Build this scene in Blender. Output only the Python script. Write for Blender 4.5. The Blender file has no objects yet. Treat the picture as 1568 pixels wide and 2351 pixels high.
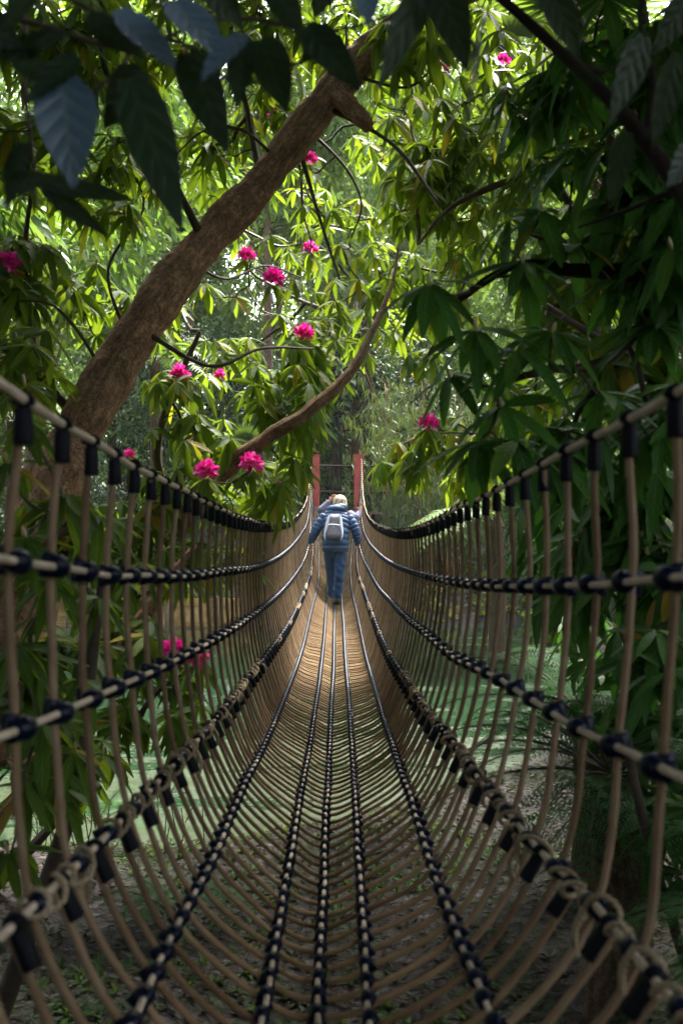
import bpy, math, random
import numpy as np
from mathutils import Vector, Matrix, Euler
from mathutils import noise as mnoise

random.seed(7)
RS = np.random.RandomState(11)
scene = bpy.context.scene
COL = scene.collection

# ------------------------------------------------------------------ camera
camd = bpy.data.cameras.new('camera')
cam = bpy.data.objects.new('camera', camd); COL.objects.link(cam)
camd.sensor_fit = 'VERTICAL'; camd.sensor_height = 36.0; camd.sensor_width = 24.0
camd.lens = 36.75
camd.clip_start = 0.02; camd.clip_end = 1500
cam.location = (0, 0, 0)
cam.rotation_euler = (math.radians(90), 0, -0.0067)
camd.dof.use_dof = True
camd.dof.focus_distance = 13.0
camd.dof.aperture_fstop = 4.8
scene.camera = cam

# ------------------------------------------------------------------ light
SUN_EL, SUN_AZ = math.radians(58), math.radians(22)   # azimuth from +Y towards +X
world = bpy.data.worlds.new('World'); scene.world = world
world.use_nodes = True
wn = world.node_tree
sky = wn.nodes.new('ShaderNodeTexSky'); sky.sky_type = 'NISHITA'
sky.sun_disc = False; sky.sun_elevation = SUN_EL; sky.sun_rotation = SUN_AZ
sky.dust_density = 3.0; sky.air_density = 1.0; sky.ozone_density = 1.0
bg = wn.nodes['Background']; bg.inputs['Strength'].default_value = 0.15
hs = wn.nodes.new('ShaderNodeHueSaturation'); hs.inputs['Saturation'].default_value = 0.45   # thin cloud
wn.links.new(sky.outputs[0], hs.inputs['Color']); wn.links.new(hs.outputs[0], bg.inputs['Color'])
sund = bpy.data.lights.new('sun', 'SUN'); sund.energy = 3.2; sund.angle = math.radians(20)
sund.color = (1.0, 0.95, 0.86)
suno = bpy.data.objects.new('sun', sund); COL.objects.link(suno)
sdir = Vector((math.sin(SUN_AZ)*math.cos(SUN_EL), math.cos(SUN_AZ)*math.cos(SUN_EL), math.sin(SUN_EL)))
suno.rotation_euler = sdir.to_track_quat('Z', 'Y').to_euler()
suno.location = (0, 0, 30)
scene.view_settings.view_transform = 'Standard'
scene.view_settings.look = 'None'
scene.view_settings.exposure = 2.95
scene.view_settings.gamma = 1.0
scene.cycles.max_bounces = 8
scene.cycles.transparent_max_bounces = 4
scene.cycles.transmission_bounces = 5

# ------------------------------------------------------------------ helpers
F = 2400.0
def at(x, y, Y):                       # direction read from the photo, placed at a real distance Y
    return np.array([(x-768)/F*Y, Y, (1175-y)/F*Y])

def nrm(a):
    return a/np.maximum(np.linalg.norm(a, axis=-1, keepdims=True), 1e-9)

class MB:
    def __init__(s): s.v=[]; s.f=[]; s.uv=[]; s.r=[]; s.n=0
    def add(s, v, f, uv=None, r=0.5):
        v=np.asarray(v,float).reshape(-1,3); f=np.asarray(f,int).reshape(-1,4)
        s.v.append(v); s.f.append(f+s.n)
        s.uv.append(np.zeros((len(v),2)) if uv is None else np.asarray(uv,float))
        s.r.append(np.full(len(v), r) if np.isscalar(r) else np.asarray(r,float))
        s.n += len(v)
    def tube(s, pts, rad, sides=6, r=0.5, cap=True, oval=1.0):
        p=np.asarray(pts,float); n=len(p)
        rad=np.full(n,rad,float) if np.isscalar(rad) else np.asarray(rad,float)
        if cap:
            p=np.vstack([p[:1],p,p[-1:]]); rad=np.concatenate([[rad[0]*.02],rad,[rad[-1]*.02]]); n+=2
        t=np.gradient(p,axis=0)
        if cap: t[0]=t[1]=p[2]-p[1]; t[-1]=t[-2]=p[-2]-p[-3]
        t=nrm(t)
        u=np.zeros_like(p)
        a=np.array([0,0,1.]) if abs(t[0][2])<.9 else np.array([1.,0,0])
        u[0]=nrm(np.cross(t[0],a))
        for i in range(1,n):
            q=u[i-1]-t[i]*np.dot(u[i-1],t[i]); u[i]=nrm(q)
        w=np.cross(t,u)
        th=np.linspace(0,2*np.pi,sides+1)
        ring=(np.cos(th)[None,:,None]*u[:,None,:]+np.sin(th)[None,:,None]*w[:,None,:]*oval)*rad[:,None,None]+p[:,None,:]
        L=np.concatenate([[0],np.cumsum(np.linalg.norm(np.diff(p,axis=0),axis=1))])
        uv=np.stack([np.broadcast_to(th/(2*np.pi),(n,sides+1)),np.broadcast_to(L[:,None],(n,sides+1))],-1).reshape(-1,2)
        i=np.arange(n-1)[:,None]*(sides+1); j=np.arange(sides)[None,:]
        a_=(i+j).ravel(); f=np.stack([a_,a_+1,a_+1+sides+1,a_+sides+1],-1)
        s.add(ring.reshape(-1,3),f,uv,r)
    def box(s, c, h, rot=None, r=0.5):
        c=np.asarray(c,float); x,y,z=h
        v=np.array([[i*x,j*y,k*z] for i in(-1,1) for j in(-1,1) for k in(-1,1)],float)
        if rot is not None: v=v@np.array(rot).T
        f=[[0,1,3,2],[4,6,7,5],[0,4,5,1],[2,3,7,6],[0,2,6,4],[1,5,7,3]]
        vv=[];ff=[]
        for q in f:
            ff.append([len(vv)+i for i in range(4)]); vv+= [v[i]+c for i in q]
        s.add(vv,ff,None,r)
    def ball(s, c, rad, M=None, seg=10, rings=7, r=0.5):
        th=np.linspace(0,2*np.pi,seg+1); ph=np.linspace(.02,np.pi-.02,rings+1)
        v=np.stack([np.sin(ph)[:,None]*np.cos(th)[None],np.sin(ph)[:,None]*np.sin(th)[None],np.cos(ph)[:,None]*np.ones_like(th)[None]],-1).reshape(-1,3)
        v=v*np.asarray(rad)
        if M is not None: v=v@np.array(M).T
        i=np.arange(rings)[:,None]*(seg+1); j=np.arange(seg)[None]; a=(i+j).ravel()
        f=np.stack([a,a+seg+1,a+seg+2,a+1],-1)
        s.add(v+np.asarray(c),f,None,r)
    def leaves(s, P, D, N, L, W, droop=0.2, segs=3, rnd=None, fold=0.15, prof='ell'):
        P=np.asarray(P,float); n=len(P)
        if n==0: return
        D=nrm(np.asarray(D,float)); N=np.asarray(N,float)
        L=np.broadcast_to(L,n).astype(float); W=np.broadcast_to(W,n).astype(float); droop=np.broadcast_to(droop,n).astype(float)
        rnd=RS.rand(n) if rnd is None else np.broadcast_to(rnd,n)
        S=nrm(np.cross(D,N)); bad=np.linalg.norm(np.cross(D,N),axis=1)<1e-3
        S[bad]=nrm(np.cross(D[bad],np.array([.3,.8,.1])))
        N=np.cross(S,D)
        k=np.linspace(0,1,segs+1)
        if prof=='ell': w=np.sin(np.pi*np.clip(k,.04,.985)**.9)**.62
        elif prof=='lance': w=np.sin(np.pi*np.clip(k,.05,.985)**.7)**.9
        elif prof=='ovate': w=np.sin(np.pi*np.clip(k,.04,.985)**.62)**.85
        elif prof=='petal': w=np.sin(np.pi*np.clip(k,.06,.93)**1.6)**.7
        else: w=1-k*.95
        C=P[:,None]+D[:,None]*(L[:,None]*k[None])[...,None]
        C[...,2]-=droop[:,None]*L[:,None]*(k[None]**2)
        half=(W[:,None]*.5*w[None])[...,None]
        up=N[:,None]*fold
        A=C-S[:,None]*half+up*half; B=C+S[:,None]*half+up*half
        V=np.stack([A,C,B],2)            # n, segs+1, 3, 3
        uv=np.stack([np.broadcast_to(np.array([0,.5,1.])[None,None],(n,segs+1,3)),np.broadcast_to(k[None,:,None],(n,segs+1,3))],-1)
        b=(np.arange(n)[:,None,None]*(segs+1)+np.arange(segs)[None,:,None])*3+np.arange(2)[None,None]
        b=b.ravel(); f=np.stack([b,b+1,b+4,b+3],-1)
        s.add(V.reshape(-1,3),f,uv.reshape(-1,2),np.repeat(rnd,(segs+1)*3))
    def mesh(s, name, mat, smooth=True):
        v=np.concatenate(s.v); f=np.concatenate(s.f); uv=np.concatenate(s.uv); r=np.concatenate(s.r)
        me=bpy.data.meshes.new(name)
        me.vertices.add(len(v)); me.vertices.foreach_set('co',v.astype(np.float32).ravel())
        me.loops.add(f.size); me.loops.foreach_set('vertex_index',f.astype(np.int32).ravel())
        me.polygons.add(len(f)); me.polygons.foreach_set('loop_start',(np.arange(len(f))*4).astype(np.int32))
        me.polygons.foreach_set('loop_total',np.full(len(f),4,np.int32))
        me.polygons.foreach_set('use_smooth',np.full(len(f),smooth,bool))
        ul=me.uv_layers.new(name='UVMap'); ul.data.foreach_set('uv',uv[f.ravel()].astype(np.float32).ravel())
        at_=me.attributes.new('rnd','FLOAT','POINT'); at_.data.foreach_set('value',r.astype(np.float32))
        me.update(); me.validate()
        if mat: me.materials.append(mat)
        return me
    def build(s, name, mat, parent=None, smooth=True, origin=None):
        if origin is not None:
            for a in s.v: a-=np.asarray(origin)
        me=s.mesh(name,mat,smooth)
        o=bpy.data.objects.new(name,me); COL.objects.link(o)
        if origin is not None and parent is None: o.location=origin
        if parent is not None: o.parent=parent
        return o

def tag(o,label=None,cat=None,group=None,kind=None):
    if label: o['label']=label
    if cat: o['category']=cat
    if group: o['group']=group
    if kind: o['kind']=kind
    return o
def thing(name,label,cat,group=None,loc=(0,0,0)):
    o=bpy.data.objects.new(name,None); COL.objects.link(o); o.empty_display_size=.2
    o.location=loc
    return tag(o,label,cat,group)
def child(mb,name,mat,root,smooth=True,label=None,kind=None):
    loc=np.array(root.location)
    for a in mb.v: a-=loc
    o=mb.build(name,mat,root,smooth)
    if label: o['label']=label
    if kind: o['kind']=kind
    return o

# ------------------------------------------------------------------ materials
def newmat(name):
    m=bpy.data.materials.new(name); m.use_nodes=True
    nt=m.node_tree; b=nt.nodes['Principled BSDF']
    return m,nt,b
def N(nt,t,**k):
    n=nt.nodes.new(t)
    for a,b in k.items(): setattr(n,a,b)
    return n
def ramp(nt,fac,stops,interp='LINEAR'):
    r=N(nt,'ShaderNodeValToRGB'); r.color_ramp.interpolation=interp
    e=r.color_ramp.elements
    while len(e)>1: e.remove(e[-1])
    e[0].position=stops[0][0]; e[0].color=(*stops[0][1],1)
    for p,c in stops[1:]:
        x=e.new(p); x.color=(*c,1)
    nt.links.new(fac,r.inputs[0]); return r.outputs[0]
def math_(nt,op,a,b=None,c=None):
    n=N(nt,'ShaderNodeMath',operation=op)
    for i,x in enumerate((a,b,c)):
        if x is None: continue
        if hasattr(x,'links'): nt.links.new(x,n.inputs[i])
        else: n.inputs[i].default_value=x
    return n.outputs[0]
def mixc(nt,fac,a,b,mode='MIX'):
    n=N(nt,'ShaderNodeMix',data_type='RGBA',blend_type=mode)
    for i,x in ((0,fac),(6,a),(7,b)):
        if hasattr(x,'links'): nt.links.new(x,n.inputs[i])
        elif i==0: n.inputs[0].default_value=x
        else: n.inputs[i].default_value=(*x,1)
    return n.outputs[2]
def noise(nt,scale,detail=3,vec=None,rough=.55):
    n=N(nt,'ShaderNodeTexNoise'); n.inputs['Scale'].default_value=scale; n.inputs['Detail'].default_value=detail
    n.inputs['Roughness'].default_value=rough
    if vec is not None: nt.links.new(vec,n.inputs['Vector'])
    return n.outputs['Fac']
def bump(nt,b,h,strength=.3,dist=.01):
    n=N(nt,'ShaderNodeBump'); n.inputs['Strength'].default_value=strength; n.inputs['Distance'].default_value=dist
    nt.links.new(h,n.inputs['Height']); nt.links.new(n.outputs[0],b.inputs['Normal'])

def leafmat(name, stops, under=(.12,.17,.06), rough=.38, trans=.35, tcol=None, veins=7, spec=.5, spots=False, vmix=.35):
    m,nt,b=newmat(name)
    a=N(nt,'ShaderNodeAttribute',attribute_name='rnd'); rn=a.outputs['Fac']
    col=ramp(nt,rn,stops)
    tc=N(nt,'ShaderNodeTexCoord')
    sp=N(nt,'ShaderNodeSeparateXYZ'); nt.links.new(tc.outputs['UV'],sp.inputs[0])
    # midrib and side veins
    du=math_(nt,'ABSOLUTE',math_(nt,'SUBTRACT',sp.outputs[0],.5))
    rib=math_(nt,'LESS_THAN',du,.035)
    if veins:
        ph=math_(nt,'SUBTRACT',math_(nt,'MULTIPLY',sp.outputs[1],float(veins)),math_(nt,'MULTIPLY',du,3.0))
        vn=math_(nt,'POWER',math_(nt,'ABSOLUTE',math_(nt,'SINE',math_(nt,'MULTIPLY',ph,math.pi))),.5)
        lighter=mixc(nt,math_(nt,'MULTIPLY',math_(nt,'SUBTRACT',1.0,vn),vmix),col,(.16,.22,.07))
        bump(nt,b,vn,.35,.004)
    else: lighter=col
    geo=N(nt,'ShaderNodeNewGeometry')
    nz=noise(nt,9,3,geo.outputs['Position'])
    var=mixc(nt,.5,lighter,ramp(nt,nz,[(.3,(.45,.45,.45)),(.7,(1,1,1))]),'MULTIPLY')
    c2=mixc(nt,math_(nt,'MULTIPLY',rib,min(.5,vmix*1.5)),var,(.20,.24,.10))
    if spots:
        sn=noise(nt,70,2,geo.outputs['Position'])
        c2=mixc(nt,math_(nt,'GREATER_THAN',sn,.70),c2,(.05,.03,.012))
    c3=mixc(nt,math_(nt,'MULTIPLY',geo.outputs['Backfacing'],.55),c2,under)
    nt.links.new(c3,b.inputs['Base Color'])
    b.inputs['Roughness'].default_value=rough
    b.inputs['Specular IOR Level'].default_value=spec
    tr=N(nt,'ShaderNodeBsdfTranslucent')
    tcx=mixc(nt,.5,c2,tcol if tcol else (.30,.42,.03))
    nt.links.new(tcx,tr.inputs['Color'])
    mx=N(nt,'ShaderNodeMixShader'); mx.inputs[0].default_value=trans
    nt.links.new(b.outputs[0],mx.inputs[1]); nt.links.new(tr.outputs[0],mx.inputs[2])
    nt.links.new(mx.outputs[0],nt.nodes['Material Output'].inputs['Surface'])
    return m

GREEN=[(0,(.011,.046,.006)),(.45,(.028,.095,.009)),(.8,(.062,.145,.012)),(.935,(.14,.20,.015)),(.955,(.38,.28,.02)),(1,(.42,.16,.02))]
DKGREEN=[(0,(.018,.075,.012)),(.5,(.042,.15,.018)),(.93,(.09,.21,.022)),(.975,(.09,.15,.02)),(.985,(.40,.22,.02)),(1,(.40,.2,.02))]
M_rhod=leafmat('rhododendron_leaf',GREEN,under=(.13,.20,.045),trans=.36,spots=True,spec=.14,rough=.5,tcol=(.42,.60,.015))
M_rhod_dark=leafmat('rhododendron_leaf_deep',DKGREEN,under=(.05,.10,.035),trans=.36,rough=.42,spec=.22,tcol=(.10,.32,.02),spots=True)
M_front=leafmat('broad_leaf',[(0,(.008,.024,.010)),(1,(.016,.040,.014))],under=(.015,.035,.018),rough=.45,trans=.06,veins=6,spec=.25,vmix=.05)
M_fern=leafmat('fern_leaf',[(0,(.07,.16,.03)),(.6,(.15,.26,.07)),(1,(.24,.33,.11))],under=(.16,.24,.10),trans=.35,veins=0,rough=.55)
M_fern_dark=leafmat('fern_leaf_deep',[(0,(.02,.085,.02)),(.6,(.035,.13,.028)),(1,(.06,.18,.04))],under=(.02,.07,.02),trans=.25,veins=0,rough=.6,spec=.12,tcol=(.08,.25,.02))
M_palm=leafmat('palm_leaf',[(0,(.03,.09,.015)),(1,(.08,.17,.03))],trans=.3,veins=0)
M_conifer=leafmat('conifer_foliage',[(0,(.10,.16,.06)),(.5,(.17,.25,.09)),(1,(.27,.34,.14))],under=(.22,.30,.12),trans=.5,veins=0,rough=.8,spec=.1,tcol=(.34,.46,.10))
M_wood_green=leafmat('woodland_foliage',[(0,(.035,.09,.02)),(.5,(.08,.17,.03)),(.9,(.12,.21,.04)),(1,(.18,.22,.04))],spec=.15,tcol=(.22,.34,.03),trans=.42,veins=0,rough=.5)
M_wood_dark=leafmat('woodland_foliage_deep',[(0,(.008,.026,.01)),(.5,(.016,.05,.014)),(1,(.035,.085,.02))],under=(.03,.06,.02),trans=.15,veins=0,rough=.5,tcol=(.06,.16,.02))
M_bamboo=leafmat('bamboo_leaf',[(0,(.008,.028,.008)),(.6,(.018,.055,.014)),(1,(.05,.10,.028))],trans=.25,veins=0,rough=.5)
M_litter=leafmat('dry_leaf',[(0,(.008,.005,.004)),(.5,(.022,.013,.010)),(.8,(.032,.020,.015)),(.95,(.055,.038,.03)),(1,(.02,.045,.012))],under=(.05,.035,.025),trans=.05,veins=0,rough=.75,spec=.12)
M_orange=leafmat('yellow_herb_leaf',[(0,(.20,.22,.03)),(.6,(.34,.30,.04)),(1,(.40,.22,.04))],trans=.3,veins=0)
M_ground_leaf=leafmat('ground_leaf',[(0,(.012,.036,.010)),(.6,(.025,.07,.015)),(1,(.06,.11,.022))],trans=.25,veins=0,spec=.12,rough=.6)

def simple(name,col,rough=.6,spec=.5,nscale=None,dark=None,bs=0,bd=.01,metal=0):
    m,nt,b=newmat(name)
    if nscale:
        tc=N(nt,'ShaderNodeTexCoord')
        nz=noise(nt,nscale,4,tc.outputs['Object'])
        c=ramp(nt,nz,[(.3,dark),(.7,col)]); nt.links.new(c,b.inputs['Base Color'])
        if bs: bump(nt,b,nz,bs,bd)
    else: b.inputs['Base Color'].default_value=(*col,1)
    b.inputs['Roughness'].default_value=rough; b.inputs['Specular IOR Level'].default_value=spec
    b.inputs['Metallic'].default_value=metal
    return m

def ropemat(name, base, dark, strands=6, pitch=.045, bs=1.0, stain=None):
    m,nt,b=newmat(name)
    tc=N(nt,'ShaderNodeTexCoord'); sp=N(nt,'ShaderNodeSeparateXYZ'); nt.links.new(tc.outputs['UV'],sp.inputs[0])
    ph=math_(nt,'ADD',math_(nt,'MULTIPLY',sp.outputs[0],float(strands)),math_(nt,'MULTIPLY',sp.outputs[1],strands/pitch))
    w=math_(nt,'ABSOLUTE',math_(nt,'SINE',math_(nt,'MULTIPLY',ph,math.pi)))
    a=N(nt,'ShaderNodeAttribute',attribute_name='rnd')
    geo=N(nt,'ShaderNodeNewGeometry')
    nz=noise(nt,22,4,geo.outputs['Position'])
    if stain:      # trodden floor panels are stained a warmer brown than the side netting
        sx=N(nt,'ShaderNodeSeparateXYZ'); nt.links.new(geo.outputs['Position'],sx.inputs[0])
        base=mixc(nt,ramp(nt,math_(nt,'ABSOLUTE',sx.outputs[0]),[(.20,(0,0,0)),(.34,(1,1,1))]),stain,base)
    c=mixc(nt,ramp(nt,w,[(.05,(0,0,0)),(.6,(1,1,1))]),dark,base)
    c=mixc(nt,.6,c,ramp(nt,nz,[(.28,(.55,.50,.42)),(.6,(1,1,1))]),'MULTIPLY')
    c=mixc(nt,.8,c,ramp(nt,a.outputs['Fac'],[(0,(.52,.46,.38)),(.5,(.9,.86,.8)),(1,(1.15,1.15,1.15))]),'MULTIPLY')
    nt.links.new(c,b.inputs['Base Color']); b.inputs['Roughness'].default_value=.75
    b.inputs['Specular IOR Level'].default_value=.25
    bump(nt,b,w,bs,.003)
    return m
M_rope=ropemat('brown_cross_rope',(.37,.25,.15),(.12,.075,.045),stain=(.47,.305,.155))
M_rail=ropemat('pale_long_rope',(.60,.49,.36),(.36,.28,.19),strands=8,pitch=.05,bs=.4)
M_lace=ropemat('frayed_lacing',(.48,.38,.24),(.20,.15,.08),strands=3,pitch=.03)
M_clamp=simple('glossy_navy_plastic',(.003,.006,.022),.30,.16,nscale=30,dark=(.002,.003,.006))
M_sleeve=simple('black_rubber',(.003,.0035,.006),.6,.12)

def barkmat(name,a_,b_,scale=14,bs=.9):
    m,nt,b=newmat(name)
    tc=N(nt,'ShaderNodeTexCoord')
    mp=N(nt,'ShaderNodeMapping'); mp.inputs['Scale'].default_value=(5,1.8,1); nt.links.new(tc.outputs['UV'],mp.inputs[0])
    geo=N(nt,'ShaderNodeNewGeometry')
    n1=noise(nt,scale,6,geo.outputs['Position'],.7); n2=noise(nt,scale*4,4,geo.outputs['Position'],.6)
    vor=N(nt,'ShaderNodeTexVoronoi',feature='DISTANCE_TO_EDGE'); vor.inputs['Scale'].default_value=3.0; mv=N(nt,'ShaderNodeMapping'); mv.inputs['Scale'].default_value=(7,3.6,1)
    nd=N(nt,'ShaderNodeTexNoise'); nd.inputs['Scale'].default_value=7; nd.inputs['Detail'].default_value=5; nt.links.new(geo.outputs['Position'],nd.inputs['Vector']); dist=mixc(nt,.22,tc.outputs['UV'],nd.outputs['Color']); nt.links.new(dist,mv.inputs[0]); nt.links.new(mv.outputs[0],vor.inputs['Vector'])
    n3=noise(nt,5,5,mp.outputs[0],.65)
    h=math_(nt,'ADD',math_(nt,'ADD',math_(nt,'ADD',math_(nt,'MULTIPLY',n1,.55),math_(nt,'MULTIPLY',n3,.75)),math_(nt,'MULTIPLY',n2,.35)),math_(nt,'MULTIPLY',math_(nt,'MINIMUM',vor.outputs['Distance'],.07),1.6))
    c=ramp(nt,h,[(.62,b_),(1.05,a_),(1.4,tuple(min(1,x*1.35) for x in a_))])
    mo=noise(nt,2.2,4,geo.outputs['Position'])
    c=mixc(nt,ramp(nt,mo,[(.56,(0,0,0)),(.68,(.55,.55,.55))]),c,(.07,.09,.03))
    nt.links.new(c,b.inputs['Base Color']); b.inputs['Roughness'].default_value=.85
    b.inputs['Specular IOR Level'].default_value=.2
    bump(nt,b,h,bs,.05); return m
M_bark=barkmat('rough_brown_bark',(.50,.30,.17),(.11,.055,.03),14,1.0)
M_bark2=barkmat('grey_brown_bark',(.12,.075,.045),(.03,.02,.014),9)
M_bark_dark=barkmat('dark_bark',(.035,.024,.016),(.010,.008,.006),10)
M_twig=simple('twig_bark',(.085,.06,.038),.7,.3,nscale=12,dark=(.04,.03,.02))
M_bud=simple('pale_bud',(.42,.36,.16),.5)

def petalmat():
    m,nt,b=newmat('magenta_petal')
    a=N(nt,'ShaderNodeAttribute',attribute_name='rnd')
    c=ramp(nt,a.outputs['Fac'],[(0,(.62,.006,.20)),(.6,(.86,.03,.38)),(1,(.92,.16,.55))])
    nt.links.new(c,b.inputs['Base Color']); b.inputs['Roughness'].default_value=.5
    tr=N(nt,'ShaderNodeBsdfTranslucent'); nt.links.new(c,tr.inputs[0])
    mx=N(nt,'ShaderNodeMixShader'); mx.inputs[0].default_value=.45
    nt.links.new(b.outputs[0],mx.inputs[1]); nt.links.new(tr.outputs[0],mx.inputs[2])
    nt.links.new(mx.outputs[0],nt.nodes['Material Output'].inputs['Surface']); return m
M_petal=petalmat()

# ------------------------------------------------------------------ terrain
def pond_d(x,y):
    """positive outside the pond (metres), rough"""
    near=7.3+.35*np.sin(x*.9)+np.where(x<0,-.0*x,.9*x)
    far=20.6+.3*np.sin(x*1.3+1)-1.6*np.exp(-(x/1.6)**2)
    right=1.15+.27*(y-7)
    left=-14.0
    return np.maximum(np.maximum(near-y, y-far), np.maximum(x-right, left-x))
def height(x,y):
    x=np.asarray(x,float); y=np.asarray(y,float)
    d=pond_d(x,y)
    farside=(y>19)*1.0
    slope=np.where(y>19,.34,.07+.10*np.clip((x-1)/3,0,1))
    up=np.where(d>0,np.minimum(d,7)*slope+np.maximum(d-7,0)*.05,np.maximum(d,-1.6)*.5)
    bumpy=.05*np.sin(x*2.3+y*1.1)+.04*np.sin(y*3.1-x*1.7)+.03*np.sin(x*6.1)*np.sin(y*5.3)
    shore=np.clip(d/.6,0,1)
    return -2.2+up+bumpy*np.where(d>0,np.clip(d,0,1),.2)+.10*shore

def sheet():
    xs=np.concatenate([[-400,-200,-90,-50],np.arange(-30,-8,1.),np.arange(-8,8,.16),np.arange(8,30,1.),[50,90,200,400]])
    ys=np.concatenate([[-300,-120,-50,-25],np.arange(-15,0,1.),np.arange(0,26,.18),np.arange(26,50,1.),[70,120,250,500]])
    X,Y=np.meshgrid(xs,ys); Z=height(X,Y)
    v=np.stack([X,Y,Z],-1).reshape(-1,3)
    n=len(xs); i=np.arange(len(ys)-1)[:,None]*n; j=np.arange(n-1)[None]; a=(i+j).ravel()
    mb=MB(); mb.add(v,np.stack([a,a+1,a+n+1,a+n],-1))
    m,nt,b=newmat('forest_floor')
    geo=N(nt,'ShaderNodeNewGeometry'); p=geo.outputs['Position']
    vo=N(nt,'ShaderNodeTexVoronoi'); vo.inputs['Scale'].default_value=16; nt.links.new(p,vo.inputs['Vector'])
    n1=noise(nt,2.2,4,p); n2=noise(nt,45,4,p)
    sc=N(nt,'ShaderNodeSeparateColor'); nt.links.new(vo.outputs['Color'],sc.inputs[0])
    c=ramp(nt,sc.outputs[0],[(0,(.008,.006,.006)),(.4,(.016,.011,.010)),(.75,(.028,.02,.018)),(.92,(.05,.04,.04)),(1,(.08,.07,.07))])
    c=mixc(nt,ramp(nt,n1,[(.5,(0,0,0)),(.62,(.7,.7,.7))]),c,ramp(nt,n2,[(.3,(.006,.012,.004)),(.7,(.022,.042,.010))]))
    nt.links.new(c,b.inputs['Base Color']); b.inputs['Roughness'].default_value=.85; b.inputs['Specular IOR Level'].default_value=.3
    bump(nt,b,math_(nt,'ADD',n2,vo.outputs['Distance']),.8,.03)
    o=mb.build('ground',m); o['kind']='structure'
sheet()

def water():
    mb=MB(); v=[]
    xs=np.linspace(-16,6,23); ys=np.linspace(5.5,21.5,17)
    X,Y=np.meshgrid(xs,ys); v=np.stack([X,Y,np.full_like(X,-2.2)],-1).reshape(-1,3); n=len(xs)
    i=np.arange(len(ys)-1)[:,None]*n; j=np.arange(n-1)[None]; a=(i+j).ravel()
    mb.add(v,np.stack([a,a+1,a+n+1,a+n],-1))
    m,nt,b=newmat('duckweed_water')
    geo=N(nt,'ShaderNodeNewGeometry'); p=geo.outputs['Position']
    sp=N(nt,'ShaderNodeSeparateXYZ'); nt.links.new(p,sp.inputs[0])
    mp=N(nt,'ShaderNodeMapping'); mp.inputs['Scale'].default_value=(.5,1.5,1); nt.links.new(p,mp.inputs[0])
    n1=noise(nt,1.3,6,mp.outputs[0],.65); n2=noise(nt,16,6,p,.75)
    yb=N(nt,'ShaderNodeMapRange'); nt.links.new(sp.outputs[1],yb.inputs[0])
    yb.inputs[1].default_value=8; yb.inputs[2].default_value=13; yb.inputs[3].default_value=.12; yb.inputs[4].default_value=-.10
    cov=math_(nt,'ADD',math_(nt,'ADD',n1,yb.outputs[0]),math_(nt,'MULTIPLY',math_(nt,'SUBTRACT',n2,.5),.5))
    mask=ramp(nt,cov,[(.46,(0,0,0)),(.62,(1,1,1))])
    weed=ramp(nt,n2,[(.3,(.010,.018,.007)),(.5,(.022,.034,.013)),(.75,(.045,.062,.028))])
    c=mixc(nt,mask,(.012,.03,.014),weed)
    nt.links.new(c,b.inputs['Base Color'])
    r=math_(nt,'ADD',.06,math_(nt,'MULTIPLY',mask,.6)); nt.links.new(r,b.inputs['Roughness'])
    nt.links.new(math_(nt,'SUBTRACT',.6,math_(nt,'MULTIPLY',mask,.52)),b.inputs['Specular IOR Level'])
    bump(nt,b,noise(nt,7,3,p),.06,.02)
    o=mb.build('water',m); o['kind']='structure'
water()

# ------------------------------------------------------------------ the rope bridge
def P(pairs):      # (x_photo, y_photo, Y): photo pixels of the full-size picture and distance
    return [(Y,(x-911)/2847*Y,(1394-y)/2847*Y) for x,y,Y in pairs]
rail_l=[(.2,-.385,.30),(.9,-.392,.19),(1.3,-.397,.145)]+[(1.54,-.3995,.128),(1.94,-.4065,.106),(2.34,-.409,.083),(2.7,-.411,.066),(3.33,-.415,.036),(3.95,-.415,.003),(4.76,-.415,-.027),(6.28,-.415,-.066),(8,-.415,-.082),(9.45,-.41,-.083),(11.9,-.405,-.02),(14.4,-.405,.11),(16,-.41,.25),(17.6,-.415,.52),(19.4,-.42,1.0)]
rail_r=[(.2,.45,.31),(.9,.442,.20),(1.3,.438,.155)]+[(1.54,.435,.137),(1.94,.43,.113),(2.34,.426,.083),(2.95,.425,.045),(3.5,.425,.02),(4.25,.425,-.027),(5.28,.425,-.076),(7,.425,-.123),(9.45,.425,-.136),(11.4,.42,-.108),(13.75,.42,0),(15.2,.43,.14),(16.5,.445,.35),(17.8,.47,.62),(19.4,.50,1.0)]
up_l=[(.2,-.39,.03),(.9,-.40,-.03),(1.54,-.406,-.08),(1.94,-.411,-.117),(2.34,-.413,-.143),(2.88,-.416,-.177),(4.11,-.416,-.232),(5.08,-.416,-.277),(6.97,-.416,-.328),(8.6,-.416,-.34),(10.4,-.416,-.329),(12.6,-.40,-.26),(14,-.37,-.15),(15,-.37,-.02),(17,-.39,.28),(19.4,-.42,.72)]
up_r=[(.2,.44,.02),(.9,.43,-.045),(1.54,.426,-.103),(1.94,.424,-.138),(2.34,.425,-.167),(2.74,.424,-.194),(3.44,.424,-.236),(4.6,.424,-.289),(6.2,.424,-.346),(8.27,.424,-.392),(10.5,.423,-.398),(12.8,.41,-.35),(14.3,.395,-.24),(15,.395,-.13),(17,.43,.2),(19.4,.49,.72)]
lo_l=[(.2,-.385,-.18),(.9,-.395,-.235),(1.54,-.40,-.294),(1.94,-.403,-.325),(2.34,-.405,-.356),(2.94,-.407,-.397),(4.47,-.407,-.484),(5.79,-.407,-.539),(7.2,-.407,-.59),(8.5,-.407,-.62),(11,-.395,-.635),(12.5,-.375,-.60),(14,-.345,-.45),(15,-.35,-.30),(17,-.38,.0),(19.4,-.41,.42)]
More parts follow.
